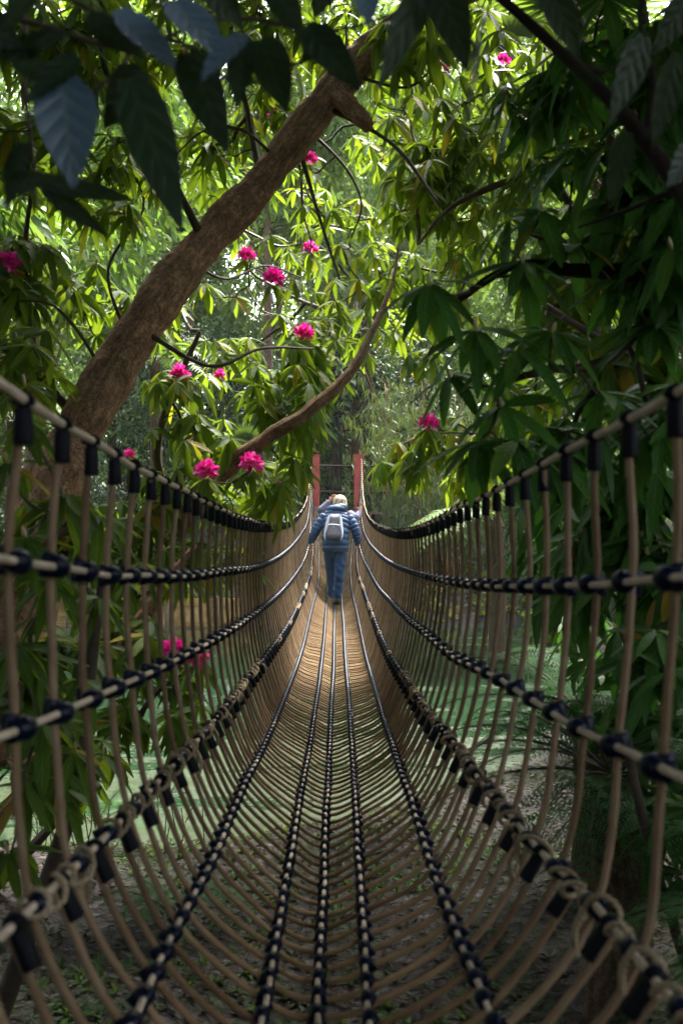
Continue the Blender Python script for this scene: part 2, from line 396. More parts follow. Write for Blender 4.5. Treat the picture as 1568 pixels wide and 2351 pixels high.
lo_r=[(.2,.42,-.22),(.9,.413,-.28),(1.54,.408,-.345),(1.94,.403,-.371),(2.34,.40,-.395),(2.94,.398,-.438),(3.47,.397,-.484),(4.52,.397,-.53),(5.83,.397,-.59),(7.64,.397,-.641),(9.4,.395,-.68),(11.4,.38,-.645),(12.8,.36,-.59),(14,.334,-.45),(15,.35,-.30),(17,.40,.0),(19.4,.48,.42)]
sh_l=[(.2,-.38,-.40),(.9,-.378,-.455),(1.54,-.377,-.517),(1.94,-.373,-.55),(2.34,-.372,-.581),(2.74,-.371,-.611),(4.69,-.371,-.726),(5.8,-.371,-.785),(6.88,-.36,-.824),(8.44,-.35,-.869),(10.56,-.345,-.888),(12.1,-.34,-.88),(14,-.31,-.75),(15,-.31,-.58),(17,-.35,-.22),(19.4,-.40,.22)]
sh_r=[(.2,.385,-.47),(.9,.38,-.525),(1.54,.377,-.577),(1.74,.367,-.592),(1.94,.3605,-.606),(2.14,.3525,-.613),(2.45,.345,-.631),(3.03,.342,-.668),(3.77,.34,-.728),(4.7,.34,-.78),(6.1,.34,-.861),(7.6,.34,-.91),(9.6,.335,-.905),(11.9,.33,-.88),(14,.31,-.77),(15,.32,-.6),(17,.38,-.22),(19.4,.46,.22)]
ou_l=[(.2,-.285,-.60),(.9,-.282,-.655),(1.54,-.279,-.712),(1.94,-.282,-.75),(2.34,-.279,-.79),(2.92,-.279,-.826),(3.41,-.279,-.8587),(4.01,-.279,-.9156),(5,-.279,-.985),(6.06,-.279,-1.05),(7.6,-.27,-1.108),(9.04,-.27,-1.15),(11.3,-.266,-1.123),(13,-.245,-1.06),(14,-.226,-1.01),(15,-.22,-.84),(17,-.27,-.4),(19.4,-.32,.1)]
ou_r=[(.2,.25,-.66),(.9,.245,-.715),(1.65,.235,-.765),(2.07,.235,-.82),(2.55,.235,-.855),(3.126,.235,-.88),(3.65,.235,-.9154),(4.32,.24,-.967),(5.28,.245,-1.04),(6.13,.25,-1.08),(7.48,.255,-1.146),(9.1,.26,-1.2),(10.9,.265,-1.205),(12.3,.26,-1.166),(14,.23,-1.03),(15,.23,-.85),(17,.30,-.4),(19.4,.36,.1)]
in_l=[(.2,-.13,-.73),(.9,-.129,-.80),(1.54,-.128,-.855),(2.14,-.127,-.916),(2.54,-.127,-.958),(2.94,-.126,-.985),(3.65,-.124,-1.02),(4.2,-.122,-1.06),(4.9,-.116,-1.10),(6,-.114,-1.148),(7.1,-.107,-1.18),(8.1,-.105,-1.2),(9.9,-.101,-1.21),(12.8,-.105,-1.2),(14,-.103,-1.16),(15,-.10,-.99),(17,-.13,-.50),(19.4,-.16,.06)]
in_r=[(.2,.05,-.73),(.9,.055,-.80),(1.54,.06,-.86),(2.14,.064,-.923),(2.54,.066,-.962),(2.94,.07,-.99),(3.68,.0737,-1.03),(4.4,.08,-1.088),(4.95,.0817,-1.113),(5.65,.085,-1.143),(6.6,.09,-1.175),(7.8,.09,-1.21),(9.5,.093,-1.24),(12.2,.103,-1.25),(14,.098,-1.19),(15,.10,-1.02),(17,.15,-.50),(19.4,.2,.06)]
ce=[(.2,-.04,-.765),(.9,-.037,-.83),(1.54,-.034,-.888),(2.14,-.031,-.95),(2.54,-.031,-.996),(2.94,-.03,-1.036),(3.95,-.029,-1.085),(4.5,-.026,-1.13),(5.15,-.025,-1.158),(5.85,-.0226,-1.183),(6.95,-.017,-1.218),(8.1,-.008,-1.24),(10,-.006,-1.26),(13.8,0,-1.246),(15,0,-1.07),(17,.01,-.54),(19.4,.02,.04)]
ROPES=[rail_l,up_l,lo_l,sh_l,ou_l,in_l,ce,in_r,ou_r,sh_r,lo_r,up_r,rail_r]
def pchip(xs,ys,q):
    xs=np.array(xs,float); ys=np.array(ys,float); h=np.diff(xs); d=np.diff(ys)/h
    # smooth finite-difference tangents
    m=np.empty_like(ys); m[0]=d[0]; m[-1]=d[-1]
    m[1:-1]=(d[:-1]*h[1:]+d[1:]*h[:-1])/(h[:-1]+h[1:])
    i=np.clip(np.searchsorted(xs,q)-1,0,len(xs)-2); t=(q-xs[i])/h[i]
    return ((2*t**3-3*t**2+1)*ys[i]+(t**3-2*t**2+t)*h[i]*m[i]+(-2*t**3+3*t**2)*ys[i+1]+(t**3-t**2)*h[i]*m[i+1])
def rope_xz(k,Y):
    r=ROPES[k]; Y=np.asarray(Y,float)
    a=[p[0] for p in r]
    # a light smoothing of the node values removes reading noise
    x=pchip(a,[p[1] for p in r],Y); z=pchip(a,[p[2] for p in r],Y)
    below=Y<.2
    x=np.where(below,r[0][1],x); z=np.where(below,r[0][2]+(0.2-Y)*.14,z)
    return x,z
bridge=thing('rope_bridge','long sagging rope footbridge of brown ropes and navy clamps crossing the green pond','rope bridge',loc=(0,9.0,-2.0))
YN,YF=-.66,19.4
ys=np.concatenate([np.arange(YN,6,.05),np.arange(6,YF+.001,.12)])
for k in range(13):
    x,z=rope_xz(k,ys)
    wob=.0022*np.sin(ys*5.1+k*2)+.0015*np.sin(ys*11.3+k)
    mb=MB(); mb.tube(np.stack([x+wob,ys,z+wob*.6],-1),.0056-.0014*np.clip((ys-4)/4,0,1) if k not in(0,12) else .0068,8,r=.8+.2*random.random())
    child(mb,'handrail_rope' if k in(0,12) else 'long_rope',M_rail,bridge)

def section(Y,full=True,jit=0.0,sag=0.0):
    ks=range(0,13) if full else range(3,10)
    pts=[]
    for k in ks:
        x,z=rope_xz(k,Y)
        # cross ropes pass on the outer / lower side of the long ropes
        cx={0:-1,1:-1,2:-1,3:-.9,4:-.75,5:-.3,6:0,7:.3,8:.75,9:.9,10:1,11:1,12:1}[k]
        nx,nz=cx,-math.sqrt(max(0,1-cx*cx))
        off=.011 if k not in(0,12) else 0
        dy=jit*math.sin(k*2.3+Y*7)
        pts.append([float(x)+nx*off,Y+dy,float(z)+nz*off-(sag*(1 if 4<=k<=8 else 0)*.4)])
    return np.array(pts)
def catmull(p,n):
    p=np.vstack([2*p[0]-p[1],p,2*p[-1]-p[-2]]); out=[]
    for i in range(1,len(p)-2):
        for j in range(n):
            t=j/n; a,b,c,d=p[i-1],p[i],p[i+1],p[i+2]
            out.append(.5*((2*b)+(-a+c)*t+(2*a-5*b+4*c-d)*t*t+(-a+3*b-3*c+d)*t**3))
    out.append(p[-2]); return np.array(out)
Yk=[1.54+.2*k for k in range(-9,90) if 1.54+.2*k<19.3]
Yh=[y+.1 for y in Yk if y+.1<19.25]
cross=[]
for Y in Yk: cross.append((Y,True))
for Y in Yh: cross.append((Y,False))
cross.sort()
mbs=MB(); cnt=0
SECT={}
for Y,full in cross:
    jit=.010 if not full else .006
    s=section(Y,full,jit,sag=(.003+.007*random.random()) if not full else .003*random.random())
    SECT[round(Y,3)]=(s,full)
    c=catmull(s,6 if Y<8 else 3)
    # the panels between the long ropes bow outwards / downwards a little
    wob=np.stack([0.0008*np.sin(np.arange(len(c))*1.3+Y*9),.003*np.sin(np.arange(len(c))*.8+Y*5),np.zeros(len(c))],-1)
    c=c+wob
    if full: c[0]+=np.array([0,0,-.012]); c[-1]+=np.array([0,0,-.012])
    r=random.random()
    if Y<.9: continue
    if cnt<98:
        mb=MB(); mb.tube(c,.0064,8,r=r); child(mb,'cross_rope',M_rope,bridge); cnt+=1
    else: mbs.tube(c,.0056,6,r=r)
child(mbs,'cross_rope',M_rope,bridge,kind='stuff')

# clamps: two moulded halves round the crossing of two ropes
def clamp_template(seg):
    mb=MB()
    mb.ball((0,0,0.001),(.0122,.0172,.0122),seg=seg,rings=6)                  # round the long rope (local y)
    mb.ball((0,0,-.010),(.0125,.0088,.0090),seg=seg,rings=5)              # round the cross rope (local x)
    th=np.linspace(0,1,5)
    mb.tube(np.array([[-.0125,0,-.010],[-.006,0,-.011],[.006,0,-.011],[.0125,0,-.010]]),.0082,seg)
    mb.tube(np.array([[0,-.0150,0],[0,-.008,0],[0,.008,0],[0,.0150,0]]),.0085,seg)
    return mb
def sleeve_template(seg,L=.046):
    mb=MB()
    mb.tube(np.array([[0,0,-.008],[0,0,-.010],[0,0,-.008-L],[0,0,-.010-L]]),np.array([.0105,.0115,.0125,.0120]),seg)
    a=np.linspace(-math.pi*.62,math.pi*.62,7)
    mb.tube(np.stack([.0095*np.sin(a),a*0,.0095*np.cos(a)-.001],-1),.0068,6)          # hook over the rail
    mb.tube(np.array([[0,-.009,0],[0,.009,0]]),.0098,seg)
    return mb
CT=clamp_template(10); CTlo=clamp_template(6)
ST=sleeve_template(10); STlo=sleeve_template(6)
CM=CT.mesh('clamp',M_clamp); SM=ST.mesh('sleeve',M_sleeve)
def basis(k,Y,out=None):
    e=.05
    x0,z0=rope_xz(k,Y-e); x1,z1=rope_xz(k,Y+e)
    t=nrm(np.array([float(x1-x0),2*e,float(z1-z0)]))
    x,z=rope_xz(k,Y); p=np.array([float(x),Y,float(z)])
    return p,t
clamps=[];sleeves=[]
OUT={1:-1,2:-1,3:-.9,4:-.75,5:-.3,6:0,7:.3,8:.75,9:.9,10:1,11:1}
for Y,full in cross:
    if Y<.95: continue
    for k in range(1,12):
        if not full and k in (1,2,3,9,10,11): continue
        p,t=basis(k,Y)
        cx=OUT[k]; o=np.array([cx,0,-math.sqrt(max(0,1-cx*cx))])
        zc=-o; zc=nrm(zc-t*np.dot(zc,t)); xc=np.cross(t,zc)
        R=np.stack([xc,t,zc],1)
        R=R@np.array(Euler((random.uniform(-.08,.08),random.uniform(-.15,.15),random.uniform(-.12,.12))).to_matrix())
        sc=1.45 if k in(1,2,10,11) else 1.26
        if Y>5: sc*=1+.15*min(1,(Y-5)/3)
        clamps.append((Y,p,R,sc))
    if full:
        for k in (0,12):
            p,t=basis(k,Y)
            zc=nrm(np.array([0,0,1.])-t*t[2]*.35); yc=nrm(t-zc*np.dot(t,zc)); xc=np.cross(yc,zc)
            sleeves.append((Y,p,np.stack([xc,yc,zc],1),1.0))
    else:
        for k in (3,9):
            p,t=basis(k,Y); s,_=SECT[round(Y,3)]
            nxt=s[1] if k==3 else s[-2]
            zc=-nrm(nxt-p); yc=nrm(t-zc*np.dot(t,zc)); xc=np.cross(yc,zc)
            sleeves.append((Y,p,np.stack([xc,yc,zc],1),1.0))
def place(items,mesh,lo,name,mat,nmax=99):
    # those that show largest become parts of their own, the rest one mesh
    vis=[]; rest=[]
    for it in items:
        Y,p,R,sc=it
        inside=abs((p[0]/Y*F+768)-784)<840 and abs(p[2]/Y*F)<1230
        (vis if inside else rest).append(it)
    vis.sort(key=lambda i:i[0]); rest+=vis[nmax:]; vis=vis[:nmax]
    bl=np.array(bridge.location)
    for Y,p,R,sc in vis:
        o=bpy.data.objects.new(name,mesh); COL.objects.link(o); o.parent=bridge
        M=Matrix(R.tolist()).to_4x4(); M=Matrix.Translation(Vector(p-bl))@M@Matrix.Scale(sc,4); o.matrix_local=M
    mb=MB(); v=np.concatenate(lo.v); f=np.concatenate(lo.f)
    for Y,p,R,sc in rest:
        mb.add((v*sc)@R.T+p,f)
    child(mb,name,mat,bridge,kind='stuff')
place(clamps,CM,CTlo,'clamp',M_clamp)
place(sleeves,SM,STlo,'sleeve',M_sleeve)

# frayed lacing wound round the two shoulder ropes
for k in (3,9):
    mb=MB(); Y=YN+.3; rr=random.Random(5+k)
    while Y<14:
        Ln=rr.uniform(.12,.38) if Y<8 else rr.uniform(.3,.7)
        n=int(Ln/.1*14)+8; tt=np.linspace(0,1,n); yy=Y+tt*Ln
        turns=Ln/.1*rr.uniform(.6,1.5)
        x,z=rope_xz(k,yy)
        a=tt*turns*2*np.pi+rr.uniform(0,6)
        rad=.0135+.003*np.sin(tt*9)+np.where(np.sin(a*.5+rr.uniform(0,6))>.95,.016,0)
        rad=np.convolve(np.pad(rad,2,'edge'),np.ones(5)/5,'valid')
        pts=np.stack([x+rad*np.cos(a),yy+.012*np.sin(a*.5),z+rad*np.sin(a)],-1)
        mb.tube(pts,.0044,6,r=rr.random())
        if rr.random()<.55 and Y<9:      # a loose end or slack loop hanging free
            p0=pts[-1]; s=-1 if k==3 else 1
            L=rr.uniform(.04,.09)
            q=np.array([p0,p0+[-s*.012,.01,-L*.45],p0+[-s*.004,.03,-L],p0+[s*.012,.055,-L*.55],p0+[s*.004,.06,.005]])
            mb.tube(catmull(q,5),.005,6,r=rr.random())
        Y+=Ln+(rr.uniform(0.03,.22) if Y<5 else rr.uniform(.3,1.6))
    child(mb,'lacing_rope',M_lace,bridge)

# ------------------------------------------------------------------ far gateway
def redsteel():
    m,nt,b=newmat('red_oxide_steel')
    geo=N(nt,'ShaderNodeNewGeometry'); nz=noise(nt,9,4,geo.outputs['Position'])
    c=ramp(nt,nz,[(.3,(.24,.035,.025)),(.7,(.40,.065,.045))]); nt.links.new(c,b.inputs['Base Color'])
    b.inputs['Roughness'].default_value=.55; return m
M_red=redsteel()
for sx,x0,lab in ((-1,-.365,'red steel bridge post, the left one of the pair at the far landing'),(1,.455,'red steel bridge post, the right one of the pair at the far landing')):
    o=thing('bridge_post',lab,'post',group='red steel posts at the far landing',loc=(x0,19.55,-2.0))
    mb=MB(); top=1.06
    mb.box((x0+sx*-.0,19.50,-.47),(.085,.012,1.53)); mb.box((x0,19.68,-.47),(.085,.012,1.53))
    mb.box((x0-sx*.0,19.59,-.47),(.012,.0775,1.525))
    child(mb,'beam',M_red,o,smooth=False)
    mb=MB(); mb.box((x0,19.59,top+.008),(.095,.11,.008)); child(mb,'cap_plate',M_red,o,smooth=False)
    mb=MB()
    for z in (.98,.70,.40,.2):
        a=np.linspace(0,2*np.pi,13); mb.tube(np.stack([x0+sx*.055+.0*a,19.44+.03*np.cos(a),z+.03*np.sin(a)],-1),.008,6,cap=False)
    child(mb,'shackle',M_sleeve,o)
M_timber=simple('weathered_timber',(.20,.14,.09),.8,.2,nscale=18,dark=(.07,.05,.035),bs=.3)
M_timber_dk=simple('dark_timber',(.05,.04,.03),.8,.2,nscale=18,dark=(.02,.016,.012),bs=.3)
dk=thing('landing_deck','dark timber landing deck behind the red posts','deck',loc=(0,20.5,-2.0))
mb=MB()
for i in range(12): mb.box((0.05,19.78+i*.15,-.02),(.85,.068,.018))
child(mb,'decking',M_timber,dk,smooth=False)
mb=MB()
for x in(-.7,.8):
    mb.box((x,20.6,-.09),(.04,.95,.045))
    for y in(19.9,21.3): mb.box((x,y,-1.15),(.05,.05,1.01))
child(mb,'support_frame',M_timber_dk,dk,smooth=False)
fr=thing('rail_fence','dark timber rail fence crossing behind the red posts','fence',loc=(0,22.4,-1.5))
mb=MB()
for z in (.98,.42,-.12): mb.tube(np.array([[-1.2,22.4,z],[-.3,22.41,z+.015],[.6,22.4,z-.01],[1.4,22.42,z+.01]]),.03,6)
child(mb,'rail',M_timber_dk,fr)
for x in(-1.2,.95):
    mb=MB(); mb.tube(np.array([[x,22.44,-1.6],[x,22.44,1.12]]),.05,7); child(mb,'post',M_timber_dk,fr)

# timber revetment on the far bank, yellow sandstone above the waterline
m,nt,b=newmat('ochre_boards'); geo=N(nt,'ShaderNodeNewGeometry'); sp=N(nt,'ShaderNodeSeparateXYZ'); nt.links.new(geo.outputs['Position'],sp.inputs[0])
nz=noise(nt,4,5,geo.outputs['Position']); c=ramp(nt,nz,[(.3,(.20,.11,.035)),(.55,(.42,.26,.09)),(.75,(.52,.38,.18))]); nt.links.new(c,b.inputs['Base Color'])
b.inputs['Roughness'].default_value=.8; bump(nt,b,nz,.6,.02); M_ochre=m
rv=thing('bank_wall','ochre timber boards holding up the far left pond bank','retaining wall',loc=(-2.6,20.2,-2.4))
mb=MB()
for i in range(4):
    for j in range(6):
        x=-5.2+j*.92+random.uniform(-.02,.02)
        mb.box((x,20.15+.02*random.random(),-2.22+i*.16),(.455,.03,.074),r=random.random())
child(mb,'boards',M_ochre,rv,smooth=False)
for j in range(6):
    mb=MB(); x=-5.1+j*.95; mb.tube(np.array([[x,20.08,-2.8],[x,20.08,-1.60]]),.045,7); child(mb,'stake',M_timber,rv)

# ------------------------------------------------------------------ people
def loft(mb,path,rx,ry,up=(0,-1,0),sides=20,ripple=None,r=.5,closed=True):
    """elliptical rings along a path; ripple=(count, depth) gives quilted bands"""
    p=np.asarray(path,float)
    t0=np.linspace(0,1,len(p)); n=ripple[2] if ripple else 24
    tt=np.linspace(0,1,n)
    P_=np.stack([np.interp(tt,t0,p[:,i]) for i in range(3)],-1)
    # smooth
    for _ in range(2): P_[1:-1]=(P_[:-2]+2*P_[1:-1]+P_[2:])/4
    RX=np.interp(tt,t0,rx); RY=np.interp(tt,t0,ry)
    if ripple:
        w=np.abs(np.sin(np.pi*ripple[0]*tt))**.55
        RX=RX*(1-ripple[1]*(1-w)); RY=RY*(1-ripple[1]*(1-w))
    if closed:
        P_=np.vstack([P_[:1],P_,P_[-1:]]); RX=np.concatenate([[RX[0]*.05],RX,[RX[-1]*.05]]); RY=np.concatenate([[RY[0]*.05],RY,[RY[-1]*.05]]); n+=2
    T=nrm(np.gradient(P_,axis=0));
    if closed: T[0]=T[1]=T[2]; T[-1]=T[-2]=T[-3]
    U=np.asarray(up,float); B=nrm(np.cross(T,U[None])); A=np.cross(B,T)
    th=np.linspace(0,2*np.pi,sides+1)
    V=P_[:,None]+B[:,None]*(np.cos(th)[None]*RX[:,None])[...,None]+A[:,None]*(np.sin(th)[None]*RY[:,None])[...,None]
    i=np.arange(n-1)[:,None]*(sides+1); j=np.arange(sides)[None]; a=(i+j).ravel()
    mb.add(V.reshape(-1,3),np.stack([a,a+1,a+sides+2,a+sides+1],-1),np.stack([np.broadcast_to(th/6.283,(n,sides+1)),np.broadcast_to(np.linspace(0,1,n)[:,None],(n,sides+1))],-1).reshape(-1,2),r)
def skinbody(name,mat,root,chains):
    """one continuous skinned surface from joint chains; chains: list of [(id,co,r),...] sharing ids"""
    ids={}; co=[]; rad=[]; ed=[]
    for ch in chains:
        prev=None
        for nm,c,r in ch:
            if nm not in ids: ids[nm]=len(co); co.append(c); rad.append(r)
            if prev is not None: ed.append((prev,ids[nm]))
            prev=ids[nm]
    me=bpy.data.meshes.new(name); loc=np.array(root.location)
    me.from_pydata([tuple(np.array(c)-loc) for c in co],ed,[])
    o=bpy.data.objects.new(name,me); COL.objects.link(o); o.parent=root
    o.modifiers.new('skin','SKIN'); ss=o.modifiers.new('sub','SUBSURF'); ss.levels=2; ss.render_levels=2
    sv=me.skin_vertices[0].data if me.skin_vertices else None
    if sv is None:
        bpy.context.view_layer.objects.active=o
    for i,r in enumerate(rad): me.skin_vertices[0].data[i].radius=(r,r); me.skin_vertices[0].data[i].use_root=(i==0)
    dg=bpy.context.evaluated_depsgraph_get(); ev=o.evaluated_get(dg)
    m2=bpy.data.meshes.new_from_object(ev); o.modifiers.clear(); o.data=m2; m2.materials.clear(); m2.materials.append(mat)
    for p in m2.polygons: p.use_smooth=True
    return o
def hand_chains(w,d,side,tag_,palmid,curl=.6,k=1.0):
    """palm and five fingers; w wrist point, d pointing direction, side = thumb direction"""
    w=np.array(w); d=nrm(np.array(d,float)); s=nrm(np.array(side,float)-d*np.dot(side,d)); n=np.cross(d,s)
    ch=[]; pm=w+d*.05*k
    ch.append([(palmid,w,.017*k),(tag_+'p',pm,.019*k)])
    for i,(o,l) in enumerate(((.024,.055),(.008,.065),(-.008,.060),(-.022,.048))):
        b=w+d*.085*k+s*o*k
        m1=b+(d*math.cos(curl*.5)+n*math.sin(curl*.5))*l*.5*k; m2_=m1+(d*math.cos(curl*1.4)+n*math.sin(curl*1.4))*l*.5*k
        ch.append([(tag_+'p',pm,.019*k),(tag_+'b%d'%i,b,.0085*k),(tag_+'m%d'%i,m1,.0078*k),(tag_+'t%d'%i,m2_,.0065*k)])
    t1=w+d*.035*k+s*.032*k; t2=t1+(d*.7+s*.5+n*.3)*.035*k
    ch.append([(tag_+'p',pm,.019*k),(tag_+'q',t1,.010*k),(tag_+'r',t2,.008*k)])
    return ch
M_skin=simple('skin',(.55,.30,.21),.5)
def clothmat(name,a,b_,scale=14,rough=.6,bs=.25,sheen=0):
    m,nt,b=newmat(name); geo=N(nt,'ShaderNodeNewGeometry'); nz=noise(nt,scale,4,geo.outputs['Position'])
    nt.links.new(ramp(nt,nz,[(.3,b_),(.7,a)]),b.inputs['Base Color']); b.inputs['Roughness'].default_value=rough
    bump(nt,b,nz,bs,.03); return m
M_jacket=clothmat('blue_quilted_nylon',(.007,.052,.130),(.004,.026,.07),12,.68)
M_jacket2=clothmat('grey_violet_fleece',(.16,.15,.22),(.07,.07,.11),40,.8)
M_jeans=clothmat('blue_denim',(.006,.046,.13),(.003,.022,.065),16,.8,.6)
M_jeans2=clothmat('dark_trousers',(.03,.03,.04),(.02,.02,.025),16,.8)
M_shoe=clothmat('grey_shoe_leather',(.11,.09,.075),(.06,.05,.04),20,.7)
M_bag=clothmat('grey_bag_fabric',(.045,.045,.055),(.03,.03,.038),30,.6,.15)
M_white=clothmat('white_bag_panel',(.50,.53,.58),(.42,.44,.5),20,.5,.1)
def hairmat():
    m,nt,b=newmat('blonde_hair'); tc=N(nt,'ShaderNodeNewGeometry'); mp=N(nt,'ShaderNodeMapping'); mp.inputs['Scale'].default_value=(30,30,3)
    nt.links.new(tc.outputs['Position'],mp.inputs[0]); nz=noise(nt,2,3,mp.outputs[0])
    nt.links.new(ramp(nt,nz,[(.38,(.16,.10,.05)),(.62,(.58,.45,.29))]),b.inputs['Base Color']); b.inputs['Roughness'].default_value=.45
    bump(nt,b,nz,.5,.01); return m
M_hair=hairmat()
def Q(x,y,Y=14.0): # photo crop pixels of the walkers -> metres
    k=Y/14*.0010976; return np.array([(x-721)*k,Y,(869-y)*k])

def walker_blue():
    o=thing('person','person in a blue quilted jacket and jeans with a grey and white backpack, walking away','person',loc=(0.02,14.0,-1.24))
    Yb=14.0
    hipL,hipR=Q(662,1370,Yb+.02),Q(795,1370,Yb+.02)
    pel=Q(725,1330,Yb+.02); chest=Q(742,1020,Yb+.10); neck=Q(765,860,Yb+.20); head=Q(785,770,Yb+.30); crown=Q(790,715,Yb+.33)
    kneeR=Q(782,1640,Yb-.02); ankR=Q(748,1915,Yb-.02); toeR=Q(745,1960,Yb+.12)
    kneeL=Q(680,1640,Yb+.30); ankL=Q(706,1905,Yb+.42); toeL=Q(708,1945,Yb+.56)
    shL=Q(585,935,Yb+.12); elL=Q(490,1100,Yb+.08); wrL=Q(432,1235,Yb+.14)
    shR=Q(915,950,Yb+.12); elR=Q(985,1110,Yb+.08); wrR=Q(1012,1268,Yb+.12)
    ch=[[('pel',pel,.085),('chest',chest,.10),('neck',neck,.05),('head',head,.085),('crown',crown,.08)],
        [('pel',pel,.085),('hipL',hipL,.06),('kneeL',kneeL,.055),('ankL',ankL,.038),('toeL',toeL,.035)],
        [('pel',pel,.085),('hipR',hipR,.06),('kneeR',kneeR,.055),('ankR',ankR,.038),('toeR',toeR,.035)],
        [('chest',chest,.10),('shL',shL,.05),('elL',elL,.038),('wrL',wrL,.024)],
        [('chest',chest,.10),('shR',shR,.05),('elR',elR,.038),('wrR',wrR,.024)]]
    ch+=hand_chains(wrL,(-.15,.35,-.6),(1,.2,0),'L','wrL',.9)+hand_chains(wrR,(.1,.35,-.6),(-1,.2,0),'R','wrR',.9)
    skinbody('body',M_skin,o,ch)
    # jeans
    mb=MB()
    for hip,kn,an,ph in ((hipL,kneeL,ankL,0),(hipR,kneeR,ankR,1)):
        h2=hip+np.array([0,0,.06]); mid=(hip+kn)/2; cf=(kn+an)/2
        n=40; 
        loft(mb,[h2,mid,kn,cf,an+np.array([0,0,.0])],[.084,.078,.066,.066,.062],[.105,.098,.08,.078,.074],ripple=(9,.05,n))
    mb.ball(Q(727,1350,Yb+.03),(.155,.115,.10),seg=20,rings=10)
    # folds: small irregular noise
    for a in mb.v:
        a[:,1]+=.006*np.sin(a[:,2]*55+a[:,0]*40)
        a[:,0]+=.004*np.sin(a[:,2]*38+a[:,0]*30)
    child(mb,'jeans',M_jeans,o)
    for an,to in ((ankL,toeL),(ankR,toeR)):
        mb=MB()
        heel=an+np.array([0,-.03,-.03]); 
        loft(mb,[heel+[0,-.02,0],an+[0,.02,-.015],to+[0,-.03,-.005],to+[0,.05,-.012]],[.035,.045,.05,.035],[.04,.05,.036,.022],up=(0,0,1),sides=14)
        sh=child(mb,'shoe',M_shoe,o)
        mb=MB(); mb.box((an[0],an[1]+.055,an[2]-.075),(.045,.125,.010))
        loc=np.array(o.location)
        for a in mb.v: a-=loc
        mb.build('sole',M_sleeve,sh)
    # jacket body
    mb=MB()
    hem=Q(733,1345,Yb); 
    loft(mb,[hem,Q(733,1230,Yb+.01),Q(735,1110,Yb+.04),Q(742,1000,Yb+.10),Q(748,925,Yb+.15),Q(755,885,Yb+.19)],
         [.178,.186,.185,.195,.190,.10],[.13,.135,.135,.14,.12,.08],sides=32,ripple=(9,.11,120))
    tj=child(mb,'jacket',M_jacket,o)
    for sh,el,wr in ((shL,elL,wrL),(shR,elR,wrR)):
        mb=MB(); ins=np.array([math.copysign(.03,-(sh[0]-.02)),0.02,.02])
        loft(mb,[sh+ins,(sh+el)/2,el,(el+wr)/2,wr+nrm(wr-el)*.01],[.078,.076,.067,.062,.042],[.078,.076,.068,.062,.042],sides=18,ripple=(8,.17,80))
        loc=np.array(o.location)
        for a in mb.v: a-=loc
        mb.build('sleeve',M_jacket,tj)
    mb=MB(); a=np.linspace(0,2*np.pi,29); hc_=Q(733,1343,Yb)
    mb.tube(np.stack([hc_[0]+.172*np.cos(a),hc_[1]+.126*np.sin(a),hc_[2]+0*a],-1),.008,6,cap=False)
    loc=np.array(o.location)
    for a_ in mb.v: a_-=loc
    mb.build('hem',M_jeans2,tj)
    # hood lying on the shoulders
    mb=MB(); c=Q(752,825,Yb+.13)
    a=np.linspace(-.2,np.pi+.2,17)
    ring=np.stack([c[0]+.105*np.cos(a),c[1]-.055*np.sin(a)+.06,c[2]+.0+.012*np.sin(a*2)],-1)
    rr=.048+.012*np.sin(a)
    mb.tube(ring,rr*np.interp(np.arange(17),[0,3,13,16],[.6,1,1,.6]),12,oval=1.0)
    mb.ball(c+np.array([0,.0,-.005]),(.118,.075,.058),seg=18,rings=10)
    for a_ in mb.v: a_[:,2]+=.004*np.sin(a_[:,0]*95)
    loc=np.array(o.location)
    for a_ in mb.v: a_-=loc
    mb.build('hood',M_jacket,tj)
    # hair
    mb=MB(); hc=Q(786,742,Yb+.28)
    mb.ball(hc,(.098,.110,.094),seg=22,rings=14,r=.5)
    P_=[];D_=[];L_=[]
    for i in range(160):
        az=random.uniform(0,2*math.pi); el=random.uniform(.2,1.4)
        d=np.array([math.cos(az)*math.cos(el),math.sin(az)*math.cos(el),math.sin(el)])
        P_.append(hc+d*np.array([.090,.102,.090])); D_.append(np.array([d[0]*.35,d[1]*.35-.1,-1.0+.2*d[2]])); L_.append(random.uniform(.05,.085))
    mb.leaves(P_,D_,[p-hc for p in P_],np.array(L_),.035,droop=.2,segs=4,prof='lance')
    mb.leaves([hc+[.075,-.03,-.0],hc+[.078,0,-.02],hc+[.07,-.05,-.01]],[[.10,-.25,-1]]*3,[[1,-.5,0]]*3,.10,.045,droop=.1,segs=4,prof='lance')
    child(mb,'hair',M_hair,o)
    # backpack
    b=thing('backpack','small grey backpack with white side panels on the back of the walker in blue','backpack',loc=Q(710,1200,Yb-.15))
    mb=MB()
    def bagx(y): return np.interp(y,[895,950,1040,1120,1180,1205],[60,68,80,96,98,84])
    ysb=np.linspace(895,1205,26); V=[];
    for y in ysb:
        hx=bagx(y)*.0010976; dep=np.interp(y,[895,930,1050,1150,1190,1205],[.045,.075,.10,.125,.115,.07]); z=(869-y)*.0010976
        cx=(np.interp(y,[895,1205],[722,705])-721)*.0010976; yb=np.interp(y,[895,1205],[14.02,13.90])
        a=np.linspace(0,2*np.pi,29)
        V.append(np.stack([cx+hx*np.sign(np.cos(a))*np.abs(np.cos(a))**.55,yb-dep*.5-dep*.5*np.sign(np.sin(a))*np.abs(np.sin(a))**.6,z+0*a],-1))
    c0=V[0].mean(0); c1=V[-1].mean(0); V=[V[0]*.03+c0*.97]+V+[V[-1]*.03+c1*.97]
    V=np.array(V); n=len(V); i=np.arange(n-1)[:,None]*29; j=np.arange(28)[None]; a=(i+j).ravel()
    mb.add(V.reshape(-1,3),np.stack([a,a+1,a+30,a+29],-1)); child(mb,'bag_body',M_bag,b)
